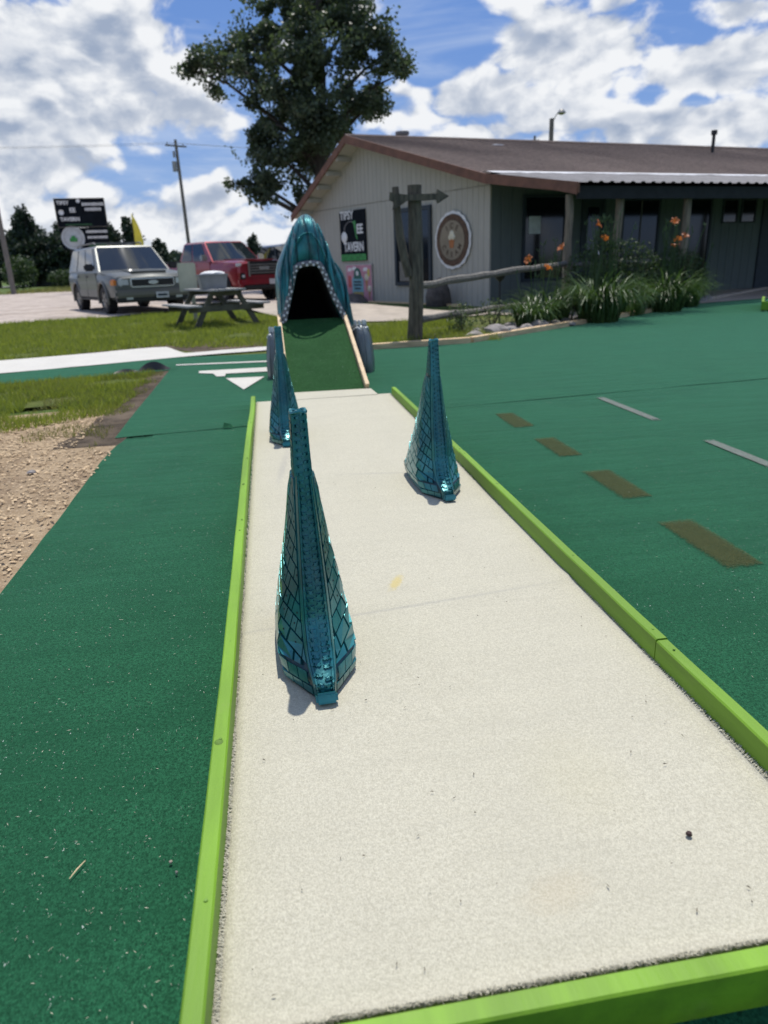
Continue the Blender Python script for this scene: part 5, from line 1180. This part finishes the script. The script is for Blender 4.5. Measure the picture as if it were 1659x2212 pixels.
TRP = dict(paint=m_car_r, low=m_plast, wr=.40, ax=(1.72, -1.62), tr=.85, hw=.965, mirror=m_chrome, handle=m_car_r, bed=(-2.58, -1.1),
    st=[(2.70, .86, .52, 1.16), (2.64, .93, .46, 1.21), (2.45, .96, .44, 1.24), (1.8, .965, .46, 1.27), (1.15, .965, .46, 1.29), (-1.05, .965, .48, 1.29), (-2.62, .965, .52, 1.29), (-2.70, .92, .56, 1.25)],
    cab=((1.16, -1.06), (.42, -.88), 1.26, 1.90, .92, .73), win=((.06, .40), (.44, .86)), doors=((.02, 1.05), (-1.0, -.02)), dz=(.52, 1.25), front=truck_front)
tk = vehicle('pickup_truck', 'bright red pickup truck parked beyond the picnic table beside the silver SUV', 'truck', (-1.62, 27.2, .065), -.98, TRP)
tk.scale = (1.03,) * 3
def plain_front(pm):
    def f(r):
        bx('bumper', (2.56, 0, .56), (.2, 1.85, .26), m_plast, r, .05); g_ = bx('grille', (2.60, 0, .86), (.05, 1.0, .22), m_plast, r, .02)
        for k in range(6): bx('grille_slot', (2.625, -.4 + .16 * k, .86), (.02, .05, .18), m_rim, g_, .004)
        for s in (-1, 1): bx('headlight', (2.56, s * .72, .90), (.12, .24, .16), m_lamp, r, .03)
    return f
P3 = dict(SUVP, paint=m_car_g, low=m_plast, front=plain_front(0)); P4 = dict(SUVP, paint=m_car_k, low=m_plast, front=plain_front(1))
vehicle('parked_car', 'dark grey car partly hidden behind the teal tunnel hood', 'car', (1.35, 29.5, .065), -1.25, P3)
vehicle('parked_car', 'black car farthest back behind the red pickup bonnet', 'car', (1.2, 38.0, .065), -1.5, P4)

# ---------------------------------------------------------------- roadside sign, flag, poles
rs = empty('roadside_sign', (-9.9, 45, 0), R(6), 'big black roadside sign board with white lettering and a round badge behind the SUV', 'sign')
for x in (-.85, .85): b = MB(); b.box((x, .12, 1.6), (.16, .16, 3.4)); b.build('post', m_darkwood, rs)
bx('sign_board', (0, 0, 4.35), (2.62, .16, 1.5), m_signk, rs, .02); bx('sign_board', (.0, 0, 3.03), (2.5, .14, 1.1), m_signk, rs, .02)
for k, (c, d) in enumerate((((0, -.09, 5.08), (2.62, .03, .03)), ((0, -.09, 3.62), (2.62, .03, .03)), ((-1.30, -.09, 4.35), (.03, .03, 1.46)), ((1.30, -.09, 4.35), (.03, .03, 1.46)))): bx('sign_trim', c, d, m_greywood, rs, .005)
def stxt(s, size, x, z, sx=1., mat=m_white, bold=.01):
    o = text('lettering', s, size, mat, rs, (x, -.09, z), sx, bold=bold); o.rotation_euler = (math.pi / 2, 0, 0); return o
stxt('TIPSY', .26, -.88, 4.86); stxt('EE', .32, -.42, 4.48); stxt('TAVERN', .27, -.62, 4.02)
b = MB(); b.lathe([(0, .03), (.13, .02), (.14, 0)], (0, 0, 0), 16, 'Y'); o = b.build('golf_ball', m_white, rs); o.location = (-1.02, -.11, 4.38)
b = MB(); b.lathe([(0, .02), (.10, .01), (.11, 0)], (0, 0, 0), 8, 'Y'); o = b.build('emblem', m_white, rs); o.location = (-.06, -.11, 4.96)
rr = random.Random(2)
for (x0, x1, z, h) in ((.10, 1.20, 4.78, .17), (.22, 1.08, 4.52, .17), (.10, 1.18, 3.36, .15), (.14, 1.16, 3.06, .15)):
    b = MB(); x = x0
    while x < x1: w = rr.uniform(.05, .11); b.box((x + w / 2, -.095, z), (w * .72, .01, h * rr.uniform(.75, 1))); x += w
    b.build('small_lettering', m_white, rs)
bx('green_strip', (.62, -.09, 2.68), (.98, .02, .16), m_sgreen, rs, .01); bx('green_strip', (-.2, -.10, 3.74), (1.4, .02, .07), M('sign_green_dark', (.02, .09, .03), .6), rs, .005)
b = MB(); b.lathe([(0, .05), (.60, .05), (.62, 0)], (0, 0, 0), 40, 'Y'); o = b.build('round_badge', M('badge_grey', (.50, .53, .54), .6, 0, .1, 4), rs); o.location = (-.62, -.13, 3.05)
b = MB(); b.lathe([(.36, .058), (.38, .058), (.38, .05)], (0, 0, 0), 36, 'Y'); o = b.build('badge_ring', m_frame_d, rs); o.location = (-.62, -.135, 3.05)
for q in range(26):
    a = q * .242; bx('badge_lettering', (-.62 + .47 * math.cos(a), -.185, 3.05 + .47 * math.sin(a)), (.05, .01, .06), m_rim, rs, .002)
bx('badge_house', (-.60, -.19, 2.95), (.40, .02, .2), m_sgreen, rs, .01); bx('badge_house', (-.60, -.19, 3.10), (.20, .02, .12), m_sgreen, rs, .01)
rs.scale = (1, 1, 1)
ff = empty('feather_flag', (-6.3, 40, .07), 0, 'tall narrow yellow feather flag behind the silver SUV', 'flag')
b = MB(); b.tube([(-.16, 0, 0), (-.16, 0, 2.4), (-.13, 0, 3.5), (-.02, 0, 3.85)], .02, 6); b.build('flag_pole', m_plast, ff)
b = MB(); V = []; 
for i in range(13): t = i / 12; z = lerp(.9, 3.78, t); w = .42 * (1 - t ** 5) + .02; V += [(-.15 + .03 * t, .02 * math.sin(i), z), (-.15 + w, .06 * math.sin(i * 1.1), z + .05), (-.15 + .03 * t, .02 * math.sin(i) + .012, z), (-.15 + w, .06 * math.sin(i * 1.1) + .012, z + .05)]
b.add(V, [f for i in range(12) for f in ((i * 4, i * 4 + 1, i * 4 + 5, i * 4 + 4), (i * 4 + 2, i * 4 + 6, i * 4 + 7, i * 4 + 3))]); b.build('banner', m_yellow, ff, rec=False)
up = empty('utility_pole', (-6.6, 70, 0), 0, 'tall wooden utility pole with crossarm and transformer rising behind the red pickup', 'utility pole')
b = MB(); b.tube([(0, 0, 0), (-.05, 0, 6), (-.12, 0, 11.7)], [.17, .15, .12], 10); b.build('pole', m_pole, up, True)
b = MB(); b.box((-.12, -.1, 11.2), (2.0, .1, .12), R(35)); b.build('crossarm', m_pole, up)
b = MB(); b.tube([(-.42, -.1, 9.2), (-.42, -.1, 10.0)], .20, 10); b.tube([(-.36, -.1, 10.3), (-.36, -.1, 10.8)], .10, 8); b.build('transformer', m_rim, up, True)
for k in (-.8, 0, .7):
    b = MB(); c = Vector((-.12 + k * .82, -.1 + k * .57, 11.32)); b.tube([c - Vector((0, 0, .05)), c + Vector((0, 0, .12))], .05, 6); b.build('insulator', m_rim, up)
    b = MB(); b.tube([c + Vector((x, .0 + x * .12, .1 + .0009 * x * (x + 46) - .0)) for x in np.linspace(-46, 0, 14)], .006, 4); b.build('wire', m_plast, up)
    b = MB(); b.tube([c + Vector((x, x * .3, .1 + .0009 * x * (x - 46))) for x in np.linspace(0, 46, 14)], .006, 4); b.build('wire', m_plast, up)
lp = empty('leaning_pole', (-15.85, 50, 0), 0, 'bare grey pole at the far left edge in front of the pines', 'pole')
b = MB(); b.tube([(0, 0, 0), (0, 0, 4), (.05, 0, 9)], [.16, .15, .12], 9); b.build('pole', m_pole, lp, True)
yl = empty('yard_light', (17.4, 45, 0), 0, 'pole with a yard lamp showing above the brown tavern roof', 'street lamp')
b = MB(); b.tube([(0, 0, 0), (0, 0, 8.75)], [.16, .13], 10); b.build('pole', m_pole, yl, True)
b = MB(); b.tube([(0, 0, 8.5), (.25, -.1, 8.95), (.5, -.15, 9.1)], .03, 6); b.build('arm', m_rim, yl)
b = MB(); b.lathe([(0, .22), (.10, .2), (.24, .05), (.26, 0), (.1, -.08), (0, -.1)], (.52, -.15, 9.0), 12); b.build('lamp_head', m_rim, yl, True)
y2 = empty('short_pole', (16.75, 46, 0), 0, 'thin short pole with a small crosspiece left of the yard lamp above the roof', 'pole')
b = MB(); b.tube([(0, 0, 0), (0, 0, 8.0)], .07, 8); b.box((.05, 0, 7.75), (.5, .06, .06)); b.build('pole', m_pole, y2)
sd_ = empty('roadside_shed', (-22, 82, 0), R(20), 'small grey shed with a pale roof half hidden by bushes at far left', 'shed')
bx('shed_wall', (0, 0, .9), (3.0, 2.4, 1.9), m_siding2, sd_, .01)
b = MB(); b.prism([(-1.7, 1.8), (1.7, 1.8), (0, 2.7)], lambda p: (p[0], -1.4, p[1]), lambda p: (p[0], 1.4, p[1])); b.build('roof', m_flash, sd_)

# ---------------------------------------------------------------- trees
def tree(name, label, loc, trunk, limbs, clumps, n, size, mat, seed, thr=-.08, group=None, fs=1.0, cat='tree'):
    r = empty(name, loc, 0, label, cat, group); rr = np.random.default_rng(seed); pr = random.Random(seed)
    b = MB(); b.tube([p[:3] for p in trunk], [p[3] for p in trunk], 9); b.build('trunk', m_bark, r, True)
    for L in limbs: b = MB(); b.tube([p[:3] for p in L], [p[3] for p in L], 6); b.build('limb', m_bark, r, True)
    vol = np.array([c[3] * c[4] * c[5] for c in clumps]) ** (2 / 3.); cnt = (vol / vol.sum() * n).astype(int); PP = []
    for c, k in zip(clumps, cnt):
        P = rr.normal(size=(k * 2, 3)); P /= np.linalg.norm(P, axis=1)[:, None]; P *= (rr.random((k * 2, 1)) ** .45); P *= np.array(c[3:6]) * (1 + .15 * rr.normal(size=(k * 2, 1)))
        P += np.array(c[:3]); keep = [noise.noise(Vector(q) * fs) > thr for q in P]; PP.append(P[keep][:k])
    o = leaves('crown', np.concatenate(PP), size, mat, r, rr, .8, .7); o['kind'] = 'stuff'; return r
# big tree behind the tavern: crown clumps set out limb by limb
TC = [(-1.26, 9.61, 1.58, 1.03), (-2.28, 9.27, 0.83, 0.43), (0.19, 10.31, 1.67, 1.03), (1.45, 11.16, 1.45, 0.85), (3.05, 11.35, 1.65, 0.86), (4.63, 10.84, 1.68, 1.04), (5.81, 9.61, 1.28, 0.89), (6.42, 8.98, 0.75, 0.4), (3.34, 9.61, 2.32, 1.23), (1.25, 8.91, 1.89, 0.88), (4.08, 8.36, 1.72, 1.08), (5.31, 7.76, 1.19, 0.51), (2.17, 7.64, 1.93, 1.08), (0.7, 7.29, 1.3, 0.9), (0.4, 6.18, 1.31, 0.82), (2.05, 5.97, 1.75, 1.01), (3.35, 6.51, 1.21, 0.92), (-0.45, 4.87, 1.1, 0.65), (-1.09, 4.73, 0.61, 0.29), (0.21, 4.18, 0.99, 0.52), (1.51, 4.44, 1.34, 0.85), (1.23, 3.62, 0.99, 0.33), (2.33, 12.35, 2.42, 0.78), (3.93, 12.7, 2.03, 0.69), (3.21, 7.63, 1.31, 1.09), (1.89, 6.72, 1.3, 0.73)]
TX, TY = 3.0, 36.
cl = []; pr = random.Random(5)
for (x, z, rx, rz) in TC:
    cl.append((x - TX, pr.uniform(-1.6, 1.6), z, rx, max(.9, rx * .9), rz))
    if rx > 1.2:
        for q in range(3): a = pr.uniform(0, 6.28); cl.append((x - TX + rx * .85 * math.cos(a), pr.uniform(-1.5, 1.5), z + rz * .85 * math.sin(a), rx * .42, rx * .5, rz * .45))
limbs = []
for (x, z, rx, rz) in TC:
    x -= TX; zb = max(2.5, z - abs(x) * .55 - .8); limbs.append([(.25 * math.copysign(1, x) * .2, 0, zb, .16), (x * .4, pr.uniform(-.3, .3), lerp(zb, z, .5), .10), (x * .75, pr.uniform(-.5, .5), lerp(zb, z, .85), .06), (x, pr.uniform(-.6, .6), z, .025)])
tree('large_tree', 'huge dark leafy tree towering behind the left end of the tavern', (TX, TY, 0), [(0, 0, 0, .48), (.1, 0, 3, .40), (-.1, .1, 6, .33), (.15, 0, 9, .22), (.1, 0, 12.5, .1)], limbs, cl, 78000, .175, m_leaf, 3, .035, None, .9)
def conifer(x, y, h, w, label, seed, n=3800, nm='pine_tree', mat=m_needle, grp='dark trees along the road'):
    rr = random.Random(seed); cl = []
    for i in range(18): t = (i + 1) / 18; z = h * lerp(.14, .97, t); rad = w * (1 - t) ** .6 * rr.uniform(.55, 1.1) + .25; a = rr.uniform(0, 6.28); cl.append((rad * .55 * math.cos(a), rad * .55 * math.sin(a), z, rad * .8, rad * .8, h * .07 + .2))
    return tree(nm, label, (x, y, 0), [(0, 0, 0, w * .12), (.05, 0, h * .5, w * .08), (0, 0, h * .96, .04)], [], cl, n * 2, .34, mat, seed, -.3, grp, .8)
conifer(-23.0, 80, 7.4, 3.0, 'broad dark pine at the far left behind the leaning pole', 1, 5200)
conifer(-27.3, 82, 6.4, 2.6, 'dark pine cut off by the left edge of the photo', 2)
conifer(-18.8, 78, 5.8, 2.6, 'dark pine right behind the round badge of the roadside sign', 3)
conifer(-20.6, 84, 6.2, 2.4, 'dark pine between the far left pine and the roadside sign', 8)
conifer(-15.8, 80, 6.0, 2.2, 'dark pine hidden mostly by the roadside sign and SUV roof', 4)
conifer(-11.9, 70, 5.6, 1.8, 'loose open pine just right of the yellow flag', 5, 2000)
conifer(-13.4, 71, 5.0, 1.6, 'loose open pine between roadside sign and yellow flag', 9, 1600)
conifer(-9.9, 76, 3.9, 1.7, 'rounded dark tree between the yellow flag and the utility pole', 6, 2600)
conifer(-25.2, 86, 7.6, 2.9, 'tall dark tree filling the gap between the two pines at the far left', 10, 4200)
conifer(-17.2, 84, 6.6, 2.6, 'dark tree rising behind the upper right of the roadside sign', 11, 3600)
conifer(-1.2, 90, 4.6, 1.3, 'small pointed conifer over the parked cars left of the tunnel hood', 7, 1500)
leafy('roadside_bush', -18.3, 60, 1.3, 1., 2.6, 1500, .22, m_bush, 'olive green roadside bush below the far left pines', 51, 'bush')
leafy('roadside_bush', -15.6, 62, 1.4, 1., 1.5, 1300, .22, m_bush, 'low green bush beside the road left of the SUV', 52, 'bush')
rr = np.random.default_rng(77); n = 15000; X = rr.uniform(-130, 190, n); Y = 165 + rr.normal(0, 7, n); top = 4.2 + 2.0 * np.array([noise.noise((x * .06, 0, 0)) + .7 * noise.noise((x * .25, 2, 0)) for x in X]) + np.where(X < -35, 3.0, 0); Z = top * rr.random(n) ** .6
wd = leaves('distant_woods', np.c_[X, Y, Z], 1.5, m_needle, None, rr, .8, .8); tag(wd, kind='stuff')
